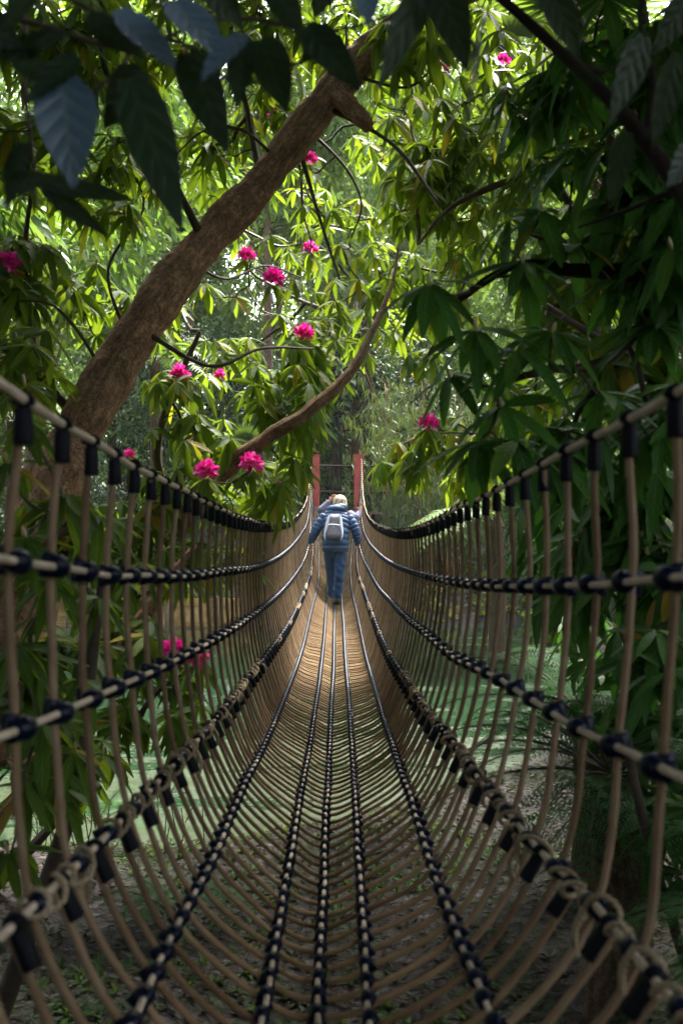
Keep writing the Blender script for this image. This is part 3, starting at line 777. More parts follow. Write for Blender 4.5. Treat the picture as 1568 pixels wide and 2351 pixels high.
    for s in(-1,1):
        mb=MB(); V=[]
        for y in np.linspace(905,1200,24):
            t=(y-905)/295; hx=bagx(y)*.0010976; cx=(np.interp(y,[895,1205],[722,705])-721)*.0010976; yb=np.interp(y,[895,1205],[14.02,13.90])
            w=.036*math.sin(math.pi*min(.98,max(.04,t**.8)))**.55+.002
            z=(869-y)*.0010976; a=np.linspace(0,2*np.pi,13)
            V.append(np.stack([cx+s*(hx+.006)+w*.62*np.cos(a),yb-.055+.045*np.sin(a),z+0*a],-1))
        V=np.array(V); i=np.arange(23)[:,None]*13; j=np.arange(12)[None]; a=(i+j).ravel()
        mb.add(V.reshape(-1,3),np.stack([a,a+1,a+14,a+13],-1)); child(mb,'side_panel',M_white,b)
    mb=MB(); xs=np.linspace(635,792,12)
    mb.tube(np.array([Q(x,1022-8*math.sin((x-635)/157*math.pi)+(x-635)*.06,13.815) for x in xs]),.004,5); child(mb,'zip',M_white,b)
    mb=MB(); 
    L0=Q(705,1050,13.80); mb.add([L0+[-.014,0,-.005],L0+[.014,0,-.005],L0+[.004,0,.010],L0+[-.002,0,.010]],[[0,1,2,3]]); child(mb,'emblem',M_white,b,smooth=False)
    for s in (-1,1):
        mb=MB(); mb.tube(catmull(np.array([Q(715+s*50,905,14.04),Q(728+s*80,890,14.16),Q(735+s*95,915,14.28),Q(735+s*110,1000,14.30),Q(728+s*120,1100,14.18)]),5),.014,6,oval=.5)
        child(mb,'shoulder_strap',M_bag,b)
walker_blue()
def walker_grey():
    Yb=14.75
    o=thing('person','person in a grey violet jacket one step ahead, left hand raised to the head','person',loc=(0.03,Yb,-1.12))
    q=lambda x,y,Y=Yb:Q(x,y,Y)
    pel=q(745,1290); chest=q(752,990,Yb+.05); neck=q(765,850,Yb+.10); head=q(778,782,Yb+.14); crown=q(778,748,Yb+.16)
    hipL,hipR=q(690,1330),q(800,1330); kL,kR=q(690,1580),q(800,1580,Yb+.15); aL,aR=q(700,1815),q(780,1760,Yb+.35)
    shL=q(610,900,Yb+.05); elL=q(560,850,Yb-.12); wrL=q(655,742,Yb-.10)
    shR=q(900,900,Yb+.05); elR=q(985,945,Yb-.05); wrR=q(1035,862,Yb+.05)
    ch=[[('pel',pel,.08),('chest',chest,.10),('neck',neck,.05),('head',head,.075),('crown',crown,.06)],
        [('pel',pel,.08),('hipL',hipL,.06),('kL',kL,.055),('aL',aL,.04),('tL',aL+[0,.14,-.05],.035)],
        [('pel',pel,.08),('hipR',hipR,.06),('kR',kR,.055),('aR',aR,.04),('tR',aR+[0,.14,-.05],.035)],
        [('chest',chest,.10),('shL',shL,.05),('elL',elL,.04),('wrL',wrL,.024)],
        [('chest',chest,.10),('shR',shR,.05),('elR',elR,.04),('wrR',wrR,.024)]]
    ch+=hand_chains(wrL,(.5,-.1,.6),(-.3,-.5,.4),'L','wrL',.6)+hand_chains(wrR,(.1,.2,.6),(-1,.2,0),'R','wrR',1.0)
    skinbody('body',M_skin,o,ch)
    mb=MB()
    loft(mb,[q(745,1320),q(748,1150),q(752,1000,Yb+.05),q(758,910,Yb+.07),q(765,865,Yb+.09)],[.17,.175,.18,.175,.08],[.12,.12,.13,.11,.07],sides=24,ripple=(9,.05,60))
    j=child(mb,'jacket',M_jacket2,o); loc=np.array(o.location)
    for sh,el,wr in((shL,elL,wrL),(shR,elR,wrR)):
        mb=MB(); loft(mb,[sh,(sh+el)/2,el,(el+wr)/2,wr],[.07,.066,.058,.05,.036],[.07,.066,.058,.05,.036],sides=14,ripple=(8,.08,50))
        for a in mb.v: a-=loc
        mb.build('sleeve',M_jacket2,j)
    mb=MB()
    for h,k,a in((hipL,kL,aL),(hipR,kR,aR)): loft(mb,[h+[0,0,.05],(h+k)/2,k,(k+a)/2,a],[.09,.085,.07,.065,.06],[.1,.09,.075,.07,.06],ripple=(7,.04,30))
    child(mb,'trousers',M_jeans2,o)
    for a in(aL,aR):
        mb=MB(); loft(mb,[a+[0,-.06,-.03],a+[0,.0,-.025],a+[0,.10,-.04],a+[0,.18,-.05]],[.035,.045,.048,.03],[.04,.05,.036,.02],up=(0,0,1),sides=12); child(mb,'shoe',M_shoe,o)
    mb=MB(); mb.ball(q(776,790,Yb+.13),(.085,.10,.085),seg=16,rings=10); child(mb,'hair',simple('brown_hair',(.10,.06,.035),.5,nscale=40,dark=(.05,.03,.02)),o)
walker_grey()

# ------------------------------------------------------------------ plants
def rdir():
    v=RS.normal(size=3); return v/np.linalg.norm(v)
def whorl(lm, c, axis, L, n=9, hang=.5, tone=None, W=.27, spread=1.0):
    """a rosette of long leaves round a twig end, the lower ones drooping"""
    axis=nrm(np.asarray(axis,float)); u=nrm(np.cross(axis,[.31,.82,.17])); w=np.cross(axis,u)
    az=np.arange(n)*2.4+RS.rand()*6+RS.normal(0,.15,n)
    lay=np.linspace(1,0,n)
    th=(.55*lay-.25-hang*(1-lay*.6)+RS.normal(0,.16,n))
    rad=np.cos(az)[:,None]*u+np.sin(az)[:,None]*w
    D=rad*np.cos(th)[:,None]+axis*np.sin(th)[:,None]
    D[:,2]-=hang*.55
    Nn=axis[None]+rad*.25+RS.normal(0,.18,(n,3))
    LL=L*RS.uniform(.78,1.12,n)*(1-.25*lay)
    base=c+D*L*.06
    rn=RS.rand(n) if tone is None else np.clip(RS.normal(tone,.2,n),0,.94)
    yel=(RS.rand(n)<.07)&(lay<.65); rn=np.where(yel,RS.uniform(.955,1,n),np.minimum(rn,.94))
    lm.leaves(base,D,Nn,LL,LL*W*RS.uniform(.85,1.15,n),droop=RS.uniform(.08,.34,n),segs=5,rnd=rn,fold=.28)
def truss(c,axis,R=.045,n=None):
    mb=MB(); axis=nrm(np.asarray(axis,float)); P_=[];D_=[];N_=[];
    k=11
    for i in range(k):
        a=i*2.4; e=math.acos(1-.85*i/k)
        u=nrm(np.cross(axis,[.3,.8,.1])); w=np.cross(axis,u)
        d=axis*math.cos(e)+(u*math.cos(a)+w*math.sin(a))*math.sin(e)
        b=c+d*R*.45; u2=nrm(np.cross(d,[.2,.5,.7])); w2=np.cross(d,u2)
        for j in range(5):
            q=j*1.2566+a; rr=u2*math.cos(q)+w2*math.sin(q)
            P_.append(b+rr*R*.05); D_.append(d*.8+rr*.75); N_.append(d-rr)
    mb.leaves(P_,D_,N_,R*1.0,R*.52,droop=RS.uniform(-.2,.5,len(P_)),segs=3,fold=.3,prof='petal')
    return mb
class Shrub:
    def __init__(s,name,label,cat,base,group=None,leaf=M_rhod,bark=M_bark):
        s.o=thing(name,label,cat,group,loc=tuple(base)); s.l=MB(); s.t=MB(); s.bud=MB(); s.nodes=[]; s.leaf=leaf; s.bark=bark; s.trk=MB()
        s.fl=[]
    def trunk(s,pts,rad,sides=14,main=True):
        c=catmull(np.asarray(pts,float),8); r=np.interp(np.linspace(0,1,len(c)),np.linspace(0,1,len(rad)),rad)
        cc=c+np.stack([np.sin(np.arange(len(c))*.9)*.06*r,np.zeros(len(c)),np.cos(np.arange(len(c))*1.3)*.06*r],-1)
        rr=r*(1+.07*np.sin(np.arange(len(c))*.75)+.04*np.sin(np.arange(len(c))*2.1))
        if main and rad[0]>.1:
            cf=catmull(np.asarray(pts,float),26); rf=np.interp(np.linspace(0,1,len(cf)),np.linspace(0,1,len(rr)),rr)
            s.trk.tube(cf,rf,40); V=s.trk.v[-1]; C_=np.repeat(np.vstack([cf[:1],cf,cf[-1:]]),41,0); dn=nrm(V-C_)
            h=np.array([mnoise.fractal(Vector(p*np.array([9,9,7])),.9,2.1,5)*.45+max(0,mnoise.noise(Vector(p*3.1)))*.9-abs(mnoise.noise(Vector(p*26)))*.35 for p in V])
            V+=dn*(h*.018)[:,None]
        else: (s.trk if main else s.t).tube(cc,rr,sides)
        for p,q in zip(cc[::3],r[::3]): s.nodes.append((p,q))
    def reach(s,p,r0=.004,dist=None):
        pts=np.array([n[0] for n in s.nodes]); d=np.linalg.norm(pts-p,axis=1)
        i=int(np.argmin(d)); q=s.nodes[i][0]
        if d[i]<.02: return
        L=d[i]; mid=(p+q)/2+np.array([RS.normal(0,.07*L),RS.normal(0,.07*L),-.10*L+RS.normal(0,.06*L)])
        a=q+(mid-q)*.5+RS.normal(0,.04*L,3); b=mid+(p-mid)*.5+RS.normal(0,.04*L,3)
        c=catmull(np.array([q,a,mid,b,p]),3)
        rb=min(.018,r0+.0045*L*2.2)
        s.t.tube(c,np.linspace(rb,r0,len(c)),5,cap=False)
        for x in c[3::4]: s.nodes.append((x,rb))
    def clump(s,c,rad,n,L,hang=.5,tone=None,axis=(0,-.25,1),leaves=(7,11),W=.27):
        c=np.asarray(c,float); rad=np.asarray(rad,float); n=int(n*1.7)
        s.reach(c,.008)
        pts=[]
        for _ in range(n):
            v=rdir()*RS.rand()**.45; pts.append(c+v*rad)
        pts.sort(key=lambda p:np.linalg.norm((p-c)/rad))
        for p in pts:
            out=(p-c)/rad
            ax=np.asarray(axis,float)+out*np.array([.8,.8,.35])+RS.normal(0,.25,3)
            s.whorl(p,ax,L*RS.uniform(.85,1.35),RS.randint(*leaves),hang,tone,W)
    def whorl(s,p,ax,L,n=9,hang=.5,tone=None,W=.27,bud=True):
        p=np.asarray(p,float); ax=nrm(np.asarray(ax,float))
        s.reach(p-ax*.02,.0032)
        whorl(s.l,p,ax,L,n,hang,tone,W)
        if bud and RS.rand()<.5: s.bud.tube(np.array([p-ax*.005,p+ax*.008,p+ax*.018,p+ax*.028]),np.array([.003,.006,.005,.0012]),6)
    def flower(s,p,R=.045,L=.15,hang=.5,ax=(0,-.5,1)):
        p=np.asarray(p,float); s.whorl(p-np.array([0,0,R*.5]),ax,L,9,hang,bud=False); s.fl.append((p,R,ax))
    def finish(s):
        if s.trk.n: child(s.trk,'trunk',s.bark,s.o)
        if s.t.n: child(s.t,'branches',M_twig,s.o)
        child(s.l,'foliage',s.leaf,s.o)
        if s.bud.n: child(s.bud,'buds',M_bud,s.o)
        for p,R,ax in s.fl: child(truss(p,ax,R),'flower_cluster',M_petal,s.o)
        return s.o

# --- A: the big leaning rhododendron on the left
A=Shrub('rhododendron_tree','leaning rhododendron tree whose thick brown trunk slants across the upper left','tree',(-1.5,4.4,-2.0))
path=[(-30,1750,4.3),(40,1450,4.5),(110,1150,4.8),(190,980,5.0),(330,740,5.2),(470,560,5.4),(600,420,5.5),(740,240,5.6),(860,105,5.7),(1000,10,5.8),(1200,-70,6.0)]
A.trunk([at(*p) for p in path],[.17,.155,.13,.118,.110,.101,.093,.088,.078,.070,.055],18)
A.trunk([at(755,205,5.62),at(790,232,5.5),at(822,262,5.45),at(842,286,5.44),at(846,300,5.46)],[.06,.052,.047,.04,.012],12)
A.trunk([at(470,560,5.4),at(390,400,5.1),at(260,200,4.8),at(220,40,4.7)],[.022,.017,.013,.010],8,False)
A.trunk([at(600,420,5.5),at(560,220,5.8),at(500,60,6.0),at(480,-60,6)],[.02,.016,.012,.009],8,False)
A.trunk([at(190,980,5.0),at(90,830,5.0),at(60,600,5.1),at(80,400,5.2)],[.025,.018,.014,.010],8,False)
A.trunk([at(740,240,5.6),at(900,330,5.4),at(1010,470,5.2)],[.016,.011,.007],6,False)
A.trunk([at(690,350,5.6),at(740,520,5.7),at(780,640,5.8)],[.014,.010,.006],6,False)
A.trunk([at(330,760,5.15),at(480,840,5.0),at(600,800,5.1),at(720,800,5.2)],[.014,.010,.008,.005],6,False)
for q in ([(250,870,5.1),(180,760,5.0),(120,700,4.9),(40,690,4.9)],[(300,790,5.15),(250,620,5.3),(330,480,5.4),(300,380,5.4)],[(430,600,5.35),(520,640,5.6),(610,610,5.8),(700,640,5.9)],[(640,370,5.55),(560,300,5.3),(470,300,5.2),(400,360,5.2)],[(700,290,5.6),(790,380,5.8),(830,470,5.9),(800,560,6.0)],[(800,170,5.65),(930,200,5.5),(1000,150,5.5)]):
    A.trunk([at(*a) for a in q],[.010,.008,.006,.004][:len(q)],5,False)
for (x,y,Y,rx,ry,rY,n,L) in [(120,90,4.6,170,110,.6,26,.15),(330,60,5.2,150,90,.6,20,.15),(560,70,5.4,140,90,.7,20,.14),(60,330,5.0,110,120,.6,18,.15),
      (250,420,5.3,150,110,.6,18,.14),(480,330,5.8,110,120,.5,12,.14),(70,650,5.2,110,110,.6,20,.15),(60,820,4.6,90,80,.5,10,.16),(200,680,5.8,120,110,.6,14,.14),(740,60,6.0,110,60,.5,10,.13),
      (620,230,6.0,110,70,.5,10,.13),(950,120,5.6,100,90,.6,14,.15),(250,20,6.6,160,70,.5,14,.14),(480,0,6.8,140,60,.5,14,.14),(820,0,6.8,140,60,.5,14,.14),(1050,10,6.4,120,60,.5,12,.14),(640,120,7.0,120,70,.5,12,.13)]:
    A.clump(at(x,y,Y),(rx*Y/F,rY,ry*Y/F),n,L,hang=.5,tone=.6)
for x,y,Y in [(628,642,5.6),(567,590,6.0),(20,608,4.8),(620,262,6.2),(713,572,7.0),(1008,152,5.6),(708,369,6.0)]:
    A.flower(at(x,y,Y),.048 if Y<6 else .042,.14,.45)
for x,y,Y in [(430,560,5.6),(680,640,5.8),(760,480,6.0),(780,560,6.2),(540,680,6.2),(700,470,6.0),(620,540,6.2),(470,650,6.0),(820,640,6.4),(770,690,6.4),(640,720,6.2)]:
    A.whorl(at(x,y,Y),(RS.normal(0,.3),-.3,1),.15,9,.5,.7)
A.finish()

# --- B: the rhododendron whose branch rises from the left bank in the middle
B=Shrub('rhododendron_shrub','sunlit rhododendron with six magenta flower heads growing left of the walkers','shrub',(-2.6,6.6,-2.2))
B.trunk([at(300,1500,6.4),at(420,1200,6.0),at(520,1080,5.7),at(620,1000,5.6),at(700,950,5.6),at(800,860,5.7),at(850,770,5.9),at(900,650,6.3),at(915,560,6.6)],[.055,.05,.045,.040,.036,.030,.022,.012,.005],10)
B.trunk([at(420,1200,6.6),at(360,1050,6.3),at(400,900,6.1),at(460,760,6.1)],[.035,.028,.02,.014],7,False)
B.trunk([at(620,1000,6.8),at(640,880,6.5),at(690,800,6.3)],[.02,.015,.01],6,False)
for (x,y,Y,rx,ry,rY,n,L) in [(470,1010,6.0,120,90,.5,15,.16),(420,900,6.1,90,60,.4,8,.15),(640,900,6.3,110,90,.5,13,.16),(720,820,6.6,90,80,.5,12,.15),(560,1130,6.2,110,60,.5,12,.16),
      (640,1060,6.8,80,60,.4,8,.15),(780,720,7.2,80,80,.5,8,.14),(420,720,6.6,100,80,.5,7,.14),(880,620,7.4,80,70,.5,7,.14),(700,980,6.6,60,50,.4,5,.16),(370,1130,5.8,80,60,.4,6,.16),(540,500,8.2,90,60,.5,7,.15),(690,560,8.4,90,70,.5,8,.15),(850,500,8.6,80,60,.5,7,.15),(920,720,8.4,80,70,.5,7,.15),(540,800,7.8,90,60,.5,8,.15),(820,760,8.2,70,60,.5,5,.15),(700,420,8.6,90,60,.5,7,.15)]:
    B.clump(at(x,y,Y),(rx*Y/F,rY,ry*Y/F),n,L,hang=.55,tone=.72)
for x,y,Y in [(697,768,6.3),(414,864,5.9),(578,1068,5.3),(474,1084,5.3),(636,1115,6.6),(505,862,6.6)]:
    B.flower(at(x,y,Y),.050 if Y<6.5 else .03,.16,.55)
B.finish()

# --- C: right hand tree, leaf tone painted sunlit on its inner side, dark on its outer
C=Shrub('rhododendron_tree','tall rhododendron tree on the right, dark near leaves and a thin mossy limb','tree',(2.6,4.6,-1.7),leaf=M_rhod,bark=M_bark2)
C.trunk([at(2150,1700,4.6),at(2000,1400,4.6),at(1800,1000,4.8),at(1600,700,5.0),at(1400,330,5.2),at(1330,60,5.4),at(1250,-150,5.6)],[.11,.09,.07,.05,.035,.028,.02],12)
C.trunk([at(1600,700,5.0),at(1380,560,5.4),at(1240,330,5.6),at(1300,230,5.7),at(1420,150,5.8)],[.03,.022,.022,.024,.018],8,False)
C.trunk([at(1400,330,5.2),at(1150,420,5.8),at(1030,480,6.0),at(960,560,6.4)],[.03,.02,.014,.009],6,False)
C.trunk([at(1800,1000,4.8),at(1500,850,4.4),at(1250,700,4.2)],[.03,.02,.014],6,False)
for (x,y,Y,rx,ry,rY,n,L) in [(960,430,6.6,110,100,.6,26,.155),(1060,330,6.4,110,110,.6,26,.15),(920,240,6.8,90,90,.6,14,.14),(1080,540,6.8,100,80,.6,18,.15),(1200,360,6.0,120,120,.6,22,.15),
      (1150,150,6.2,110,100,.6,12,.15),(1300,260,5.4,130,120,.6,16,.16),(1430,120,5.2,130,110,.6,14,.16),(1300,650,4.8,140,140,.6,26,.16),(1440,500,4.4,130,150,.6,22,.16),(1430,820,4.2,130,120,.6,22,.17),(1530,320,4.2,90,140,.5,10,.16),(930,600,7.8,90,70,.5,9,.15),(1040,690,7.2,90,70,.5,9,.15),(980,820,7.6,60,50,.4,4,.15),(880,330,8.0,80,90,.5,8,.15),(1230,900,5.6,110,80,.5,12,.16)]:
    C.clump(at(x,y,Y),(rx*Y/F,rY,ry*Y/F),n,L,hang=.5,tone=.72 if x<1150 else .45)
C.flower(at(1155,140,6.2),.035); C.flower(at(600-0,285,6.6),.03)
C.finish()
C2=Shrub('rhododendron_shrub','sunlit rhododendron with a single magenta flower head right of the red post','shrub',(3.2,8.6,-2.0))
C2.trunk([np.array([3.2,8.6,-2.0]),at(1350,1200,8.2),at(1150,1050,7.9),at(1000,1000,7.8),at(920,1020,7.7)],[.06,.045,.03,.018,.01],8)
for (x,y,Y,rx,ry,rY,n,L) in [(930,1060,7.7,70,50,.4,11,.17),(1010,1010,7.6,70,60,.4,8,.17),(1120,1010,7.4,110,70,.5,10,.17),(1080,1080,7.6,80,40,.4,6,.17)]:
    C2.clump(at(x,y,Y),(rx*Y/F,rY,ry*Y/F),n,L,hang=.7,tone=.75)
C2.flower(at(983,974,6.4),.05,.15,.5)
C2.finish()

# --- D: near right dark sprays
D=Shrub('rhododendron_shrub','deep green rhododendron sprays hanging close over the right handrail','shrub',(1.7,2.6,-1.9),leaf=M_rhod_dark,bark=M_bark_dark)
D.trunk([np.array([2.3,3.0,-1.9]),np.array([2.2,2.9,-.9]),at(2250,1000,2.8),at(1800,760,2.9),at(1560,640,3.0),at(1330,620,3.0),at(1180,610,3.0),at(1050,690,2.9)],[.06,.05,.045,.04,.03,.022,.014,.009],9)
D.trunk([at(1800,760,2.9),at(1600,480,3.1),at(1500,250,3.2),at(1480,60,3.2),at(1460,-100,3.3)],[.03,.026,.022,.018,.012],8,False)
D.trunk([at(1560,640,3.0),at(1400,820,2.9),at(1250,850,2.8),at(1150,880,2.8)],[.02,.016,.012,.009],6,False)
for (x,y,Y,L,n,ax) in [(985,650,2.7,.165,9,(-.2,-.3,1)),(1095,755,2.7,.165,10,(-.3,-.3,1)),(1200,600,2.9,.175,10,(.1,-.2,1)),(1330,330,3.0,.175,10,(.1,-.2,1)),(1250,370,3.2,.17,9,(-.5,-.2,.8)),
    (1190,800,2.7,.17,10,(0,-.2,1)),(1100,1010,2.8,.16,10,(0,-.2,1)),(1185,1010,2.7,.15,8,(.3,-.2,1)),(1170,500,3.1,.17,9,(-.4,-.2,.9)),(1320,560,3.0,.17,9,(.2,0,1)),(1030,860,2.9,.15,8,(-.3,0,1)),
    (1150,930,2.8,.16,8,(-.2,-.4,1)),(1270,760,2.8,.17,8,(.2,-.4,1)),(1240,480,3.0,.17,9,(0,-.5,1)),(1400,460,3.0,.18,9,(.2,-.3,1)),(1420,640,2.9,.17,9,(.1,-.3,1)),(1500,740,2.8,.17,9,(0,-.3,1)),(1380,900,2.8,.16,8,(0,-.3,1))]:
    D.whorl(at(x,y,Y),ax,L*1.12,n+1,.38,.5,W=.27)
for (x,y,Y,rx,ry,rY,n,L) in [(1480,330,3.0,130,140,.3,9,.18),(1530,120,2.9,110,110,.3,8,.18),(1540,560,2.8,80,150,.3,8,.18),(1350,120,3.3,110,100,.3,7,.17),(1220,230,3.6,80,80,.3,4,.17),(1290,1000,3.0,80,70,.3,5,.16),(1500,930,3.0,90,60,.3,6,.17)]:
    D.clump(at(x,y,Y),(rx*Y/F,rY,ry*Y/F),n,L,hang=.55,tone=.45,W=.25)
D.finish()
E=Shrub('rhododendron_shrub','low dark rhododendron with broad leaves outside the right netting','shrub',(1.9,4.0,-1.7),leaf=M_rhod_dark,bark=M_bark_dark)
E.trunk([np.array([2.1,4.0,-1.8]),at(1900,1600,3.9),at(1700,1300,3.8),at(1500,1150,3.7),at(1400,1080,3.7)],[.05,.04,.03,.02,.012],8)
E.trunk([np.array([1.25,3.3,-1.9]),at(1440,1700,3.2),at(1530,1400,3.4),at(1570,1200,3.6)],[.016,.016,.014,.012],8,False)
for (x,y,Y,rx,ry,rY,n,L) in [(1450,1090,3.7,120,60,.4,12,.18),(1400,1210,3.8,140,70,.4,14,.18),(1280,1130,4.6,100,60,.4,10,.17),(1520,1300,3.5,90,90,.4,9,.17),(1350,1330,4.2,130,60,.4,12,.17),(1480,1500,3.3,90,80,.4,7,.16),(1240,1250,5.0,60,50,.4,6,.16)]:
    E.clump(at(x,y,Y),(rx*Y/F,rY,ry*Y/F),n,L,hang=.5,tone=.5,W=.25)
E.finish()

for (x,y,Y,rx,ry,rY,n,L) in [(1500,1650,3.6,110,120,.4,8,.16),(1380,1480,4.6,110,90,.5,9,.16),(1540,1850,3.2,80,120,.3,6,.16),(1300,1500,5.5,80,70,.5,7,.15)]:
    pass
E2=Shrub('laurel_shrub','dark glossy low shrub filling the bank between the ferns and the right edge','shrub',(2.6,4.8,-1.7),leaf=M_rhod_dark,bark=M_bark_dark)
E2.trunk([np.array([2.6,4.8,-1.8]),np.array([2.3,4.7,-1.3]),np.array([2.0,4.6,-.9])],[.04,.03,.02],7)
for (x,y,Y,rx,ry,rY,n,L) in [(1400,1520,4.4,130,90,.5,13,.14),(1500,1700,3.8,110,110,.4,11,.14),(1300,1430,5.6,90,50,.5,8,.13),(1540,1900,3.3,80,110,.3,7,.14),(1540,1420,3.8,70,90,.4,7,.15)]:
    E2.clump(at(x,y,Y),(rx*Y/F,rY,ry*Y/F),n,L,hang=.45,tone=.5,W=.28)
E2.finish()
# --- G: left bank shrubs behind the netting
G=Shrub('rhododendron_shrub','dark leaved rhododendron pressing against the left netting','shrub',(-1.35,3.1,-1.95),leaf=M_rhod,bark=M_bark)
G.trunk([np.array([-1.7,3.3,-2.0]),at(-200,1700,3.4),at(-50,1400,3.3),at(80,1250,3.2),at(170,1200,3.1)],[.07,.06,.045,.03,.02],9)
G.trunk([np.array([-1.25,3.6,-2.0]),at(150,1900,3.6),at(200,1600,3.7),at(240,1300,3.8)],[.035,.03,.024,.014],8,False)
for (x,y,Y,L,n,ax) in [(155,1135,2.9,.17,11,(0,-.3,1)),(60,1230,2.7,.17,10,(-.2,-.3,1)),(60,880,3.2,.16,9,(-.2,-.2,1)),(230,1180,3.2,.16,9,(.2,-.3,1)),(120,1330,3.0,.16,9,(0,-.3,1)),(230,1370,3.3,.16,9,(.2,-.2,1)),
    (40,1480,2.9,.17,9,(-.2,-.2,1)),(100,1650,2.9,.17,10,(0,-.2,1)),(190,1560,3.2,.17,9,(.2,-.3,1)),(60,1800,2.8,.16,9,(0,-.2,1)),(170,1720,3.0,.17,9,(.3,-.2,1)),(330,1290,3.9,.15,8,(.2,-.2,1)),(20,1060,2.8,.17,9,(-.2,-.3,1)),(20,1950,2.8,.16,9,(-.2,-.3,1)),(50,960,2.8,.17,9,(-.3,-.3,1))]:
    G.whorl(at(x,y,Y),ax,L,n,.5,.42,W=.27)
for (x,y,Y,rx,ry,rY,n,L) in [(120,1250,3.9,130,110,.3,12,.16),(80,1500,3.8,110,130,.3,12,.16),(130,1750,3.6,110,110,.3,9,.16)]:
    G.clump(at(x,y,Y),(rx*Y/F,rY,ry*Y/F),n,L,hang=.5,tone=.45)
G.finish()
H=Shrub('rhododendron_shrub','lighter green rhododendron on the left bank with magenta flowers low behind the netting','shrub',(-2.2,5.6,-2.1))
H.trunk([np.array([-2.2,5.6,-2.1]),at(150,1700,5.3),at(270,1500,5.1),at(370,1350,5.2),at(450,1250,5.3)],[.05,.04,.032,.022,.014],8)
H.trunk([np.array([-1.9,5.3,-2.1]),at(250,1750,5.2),at(350,1600,5.1),at(430,1540,5.0)],[.03,.02,.015,.01],7,False)
for (x,y,Y,rx,ry,rY,n,L) in [(230,1330,5.5,120,80,.5,18,.15),(380,1270,5.8,110,60,.5,14,.15),(470,1290,6.2,80,60,.5,8,.14),(300,1480,5.2,110,80,.5,16,.15),(250,1650,5.0,100,80,.5,10,.15),(420,1620,5.0,60,70,.4,6,.15),(560,1270,6.4,60,50,.4,4,.14),(330,1180,5.8,110,50,.5,10,.15)]:
    H.clump(at(x,y,Y),(rx*Y/F,rY,ry*Y/F),n,L,hang=.5,tone=.6)
for x,y,Y in [(400,1492,4.9),(452,1508,4.7),(330,1480,5.6),(200,1425,5.6),(298,1045,5.9)]:
    H.flower(at(x,y,Y),.045 if Y<5 else .026,.15,.6)
H.finish()

# ------------------------------------------------------------------ ferns, palms, bamboo
def frond(lm,rm,p0,d,L,arch=.5,W=.16,n=26,rnd=.5,double=True,roll=0.):
    """arching rachis with paired pinnae; pinnae carry their own leaflets when large enough to show"""
    p0=np.asarray(p0,float); d=nrm(np.asarray(d,float)); k=np.linspace(0,1,n)
    C=p0+d*(L*k)[:,None]; C[:,2]-=arch*L*k**2.2
    T=nrm(np.gradient(C,axis=0)); up=np.array([0,0,1.]); S=nrm(np.cross(T,up)); 
    U=np.cross(S,T)
    if rm is not None: rm.tube(C,np.linspace(.007,.002,n)*max(.5,L),4,cap=False)
    prof=np.sin(np.pi*np.clip(.10+.9*k,0,.99)**.75)**.7
    for sgn in(-1,1):
        D=S*sgn*.9+T*.45+U*RS.normal(-.05,.16,(n,1))
        PL=W*L*prof*RS.uniform(.88,1.08,n)
        m=k>.08
        if not double:
            lm.leaves(C[m],D[m],U[m],PL[m],PL[m]*.26+.012,droop=.22,segs=3,rnd=np.clip(rnd+RS.normal(0,.12,m.sum()),0,1),fold=.1,prof='tri')
        else:
            q=np.linspace(.05,.97,11)
            Pq=[];Dq=[];Nq=[];Lq=[]
            for i in np.where(m)[0]:
                dd=nrm(D[i]); base=C[i]+dd*(PL[i]*q)[:,None]; base[:,2]-=.25*PL[i]*q**2
                perp=nrm(np.cross(U[i],dd))
                for g in(-1,1):
                    Pq.append(base); Dq.append(np.broadcast_to(perp*g+dd*.55,base.shape)); Nq.append(np.broadcast_to(U[i],base.shape)); Lq.append(PL[i]*.17*(1-q*.8)+.004)
            Pq=np.concatenate(Pq);Dq=np.concatenate(Dq);Nq=np.concatenate(Nq);Lq=np.concatenate(Lq)
            lm.leaves(Pq,Dq,Nq,Lq,Lq*.34,droop=.05,segs=1,rnd=np.clip(rnd+RS.normal(0,.12,len(Pq)),0,1),fold=.05,prof='tri')
M_fibre=barkmat('fibrous_fern_trunk',(.11,.07,.04),(.03,.02,.014),18)
def treefern(label,base,h,L,n=14,mat=None,double=None,lean=(0,0),elev=(.15,.9),arc=(0,2*math.pi),name='tree_fern',group=None,W=.17):
    double=base[1]<9 if double is None else double
    o=thing(name,label,'tree fern' if h>.4 else 'fern',group,loc=tuple(base)); base=np.asarray(base,float)
    top=base+np.array([lean[0],lean[1],h])
    mb=MB()
    if h>.25:
        mb.tube(catmull(np.array([base-[0,0,.1],base+(top-base)*.5+[.03,0,0],top]),6),np.linspace(.13,.085,13),10); child(mb,'trunk',M_fibre,o)
    lm=MB(); rm=MB()
    for i in range(n):
        a=arc[0]+(arc[1]-arc[0])*(i+RS.uniform(-.3,.3))/n; e=RS.uniform(*elev)
        d=np.array([math.cos(a)*math.cos(e),math.sin(a)*math.cos(e),math.sin(e)])
        frond(lm,rm,top+d*.04,d,L*RS.uniform(.8,1.1),arch=RS.uniform(.45,.75),W=W*RS.uniform(.9,1.1),rnd=RS.uniform(.35,.75),double=double,n=26 if double else 28)
    child(lm,'fronds',mat or M_fern,o); child(rm,'stalks',M_twig,o); return o
treefern('tree fern with feathery pale fronds left of the slanting branch, nearest the trunk',(-4.6,15.0,-2.0),3.3,1.5,15)
treefern('tall tree fern seen between the leaning trunk and the sunlit shrub',(-3.0,17.5,-2.0),4.5,1.7,16)
treefern('tree fern arching low over the far landing beside the left red post',(-1.55,18.3,-2.0),2.05,1.15,13,elev=(.2,.8))
treefern('old tree fern with wide fronds arching low over the pond right of the landing',(3.35,16.2,-2.1),2.6,2.1,13,elev=(.0,.5),W=.15)
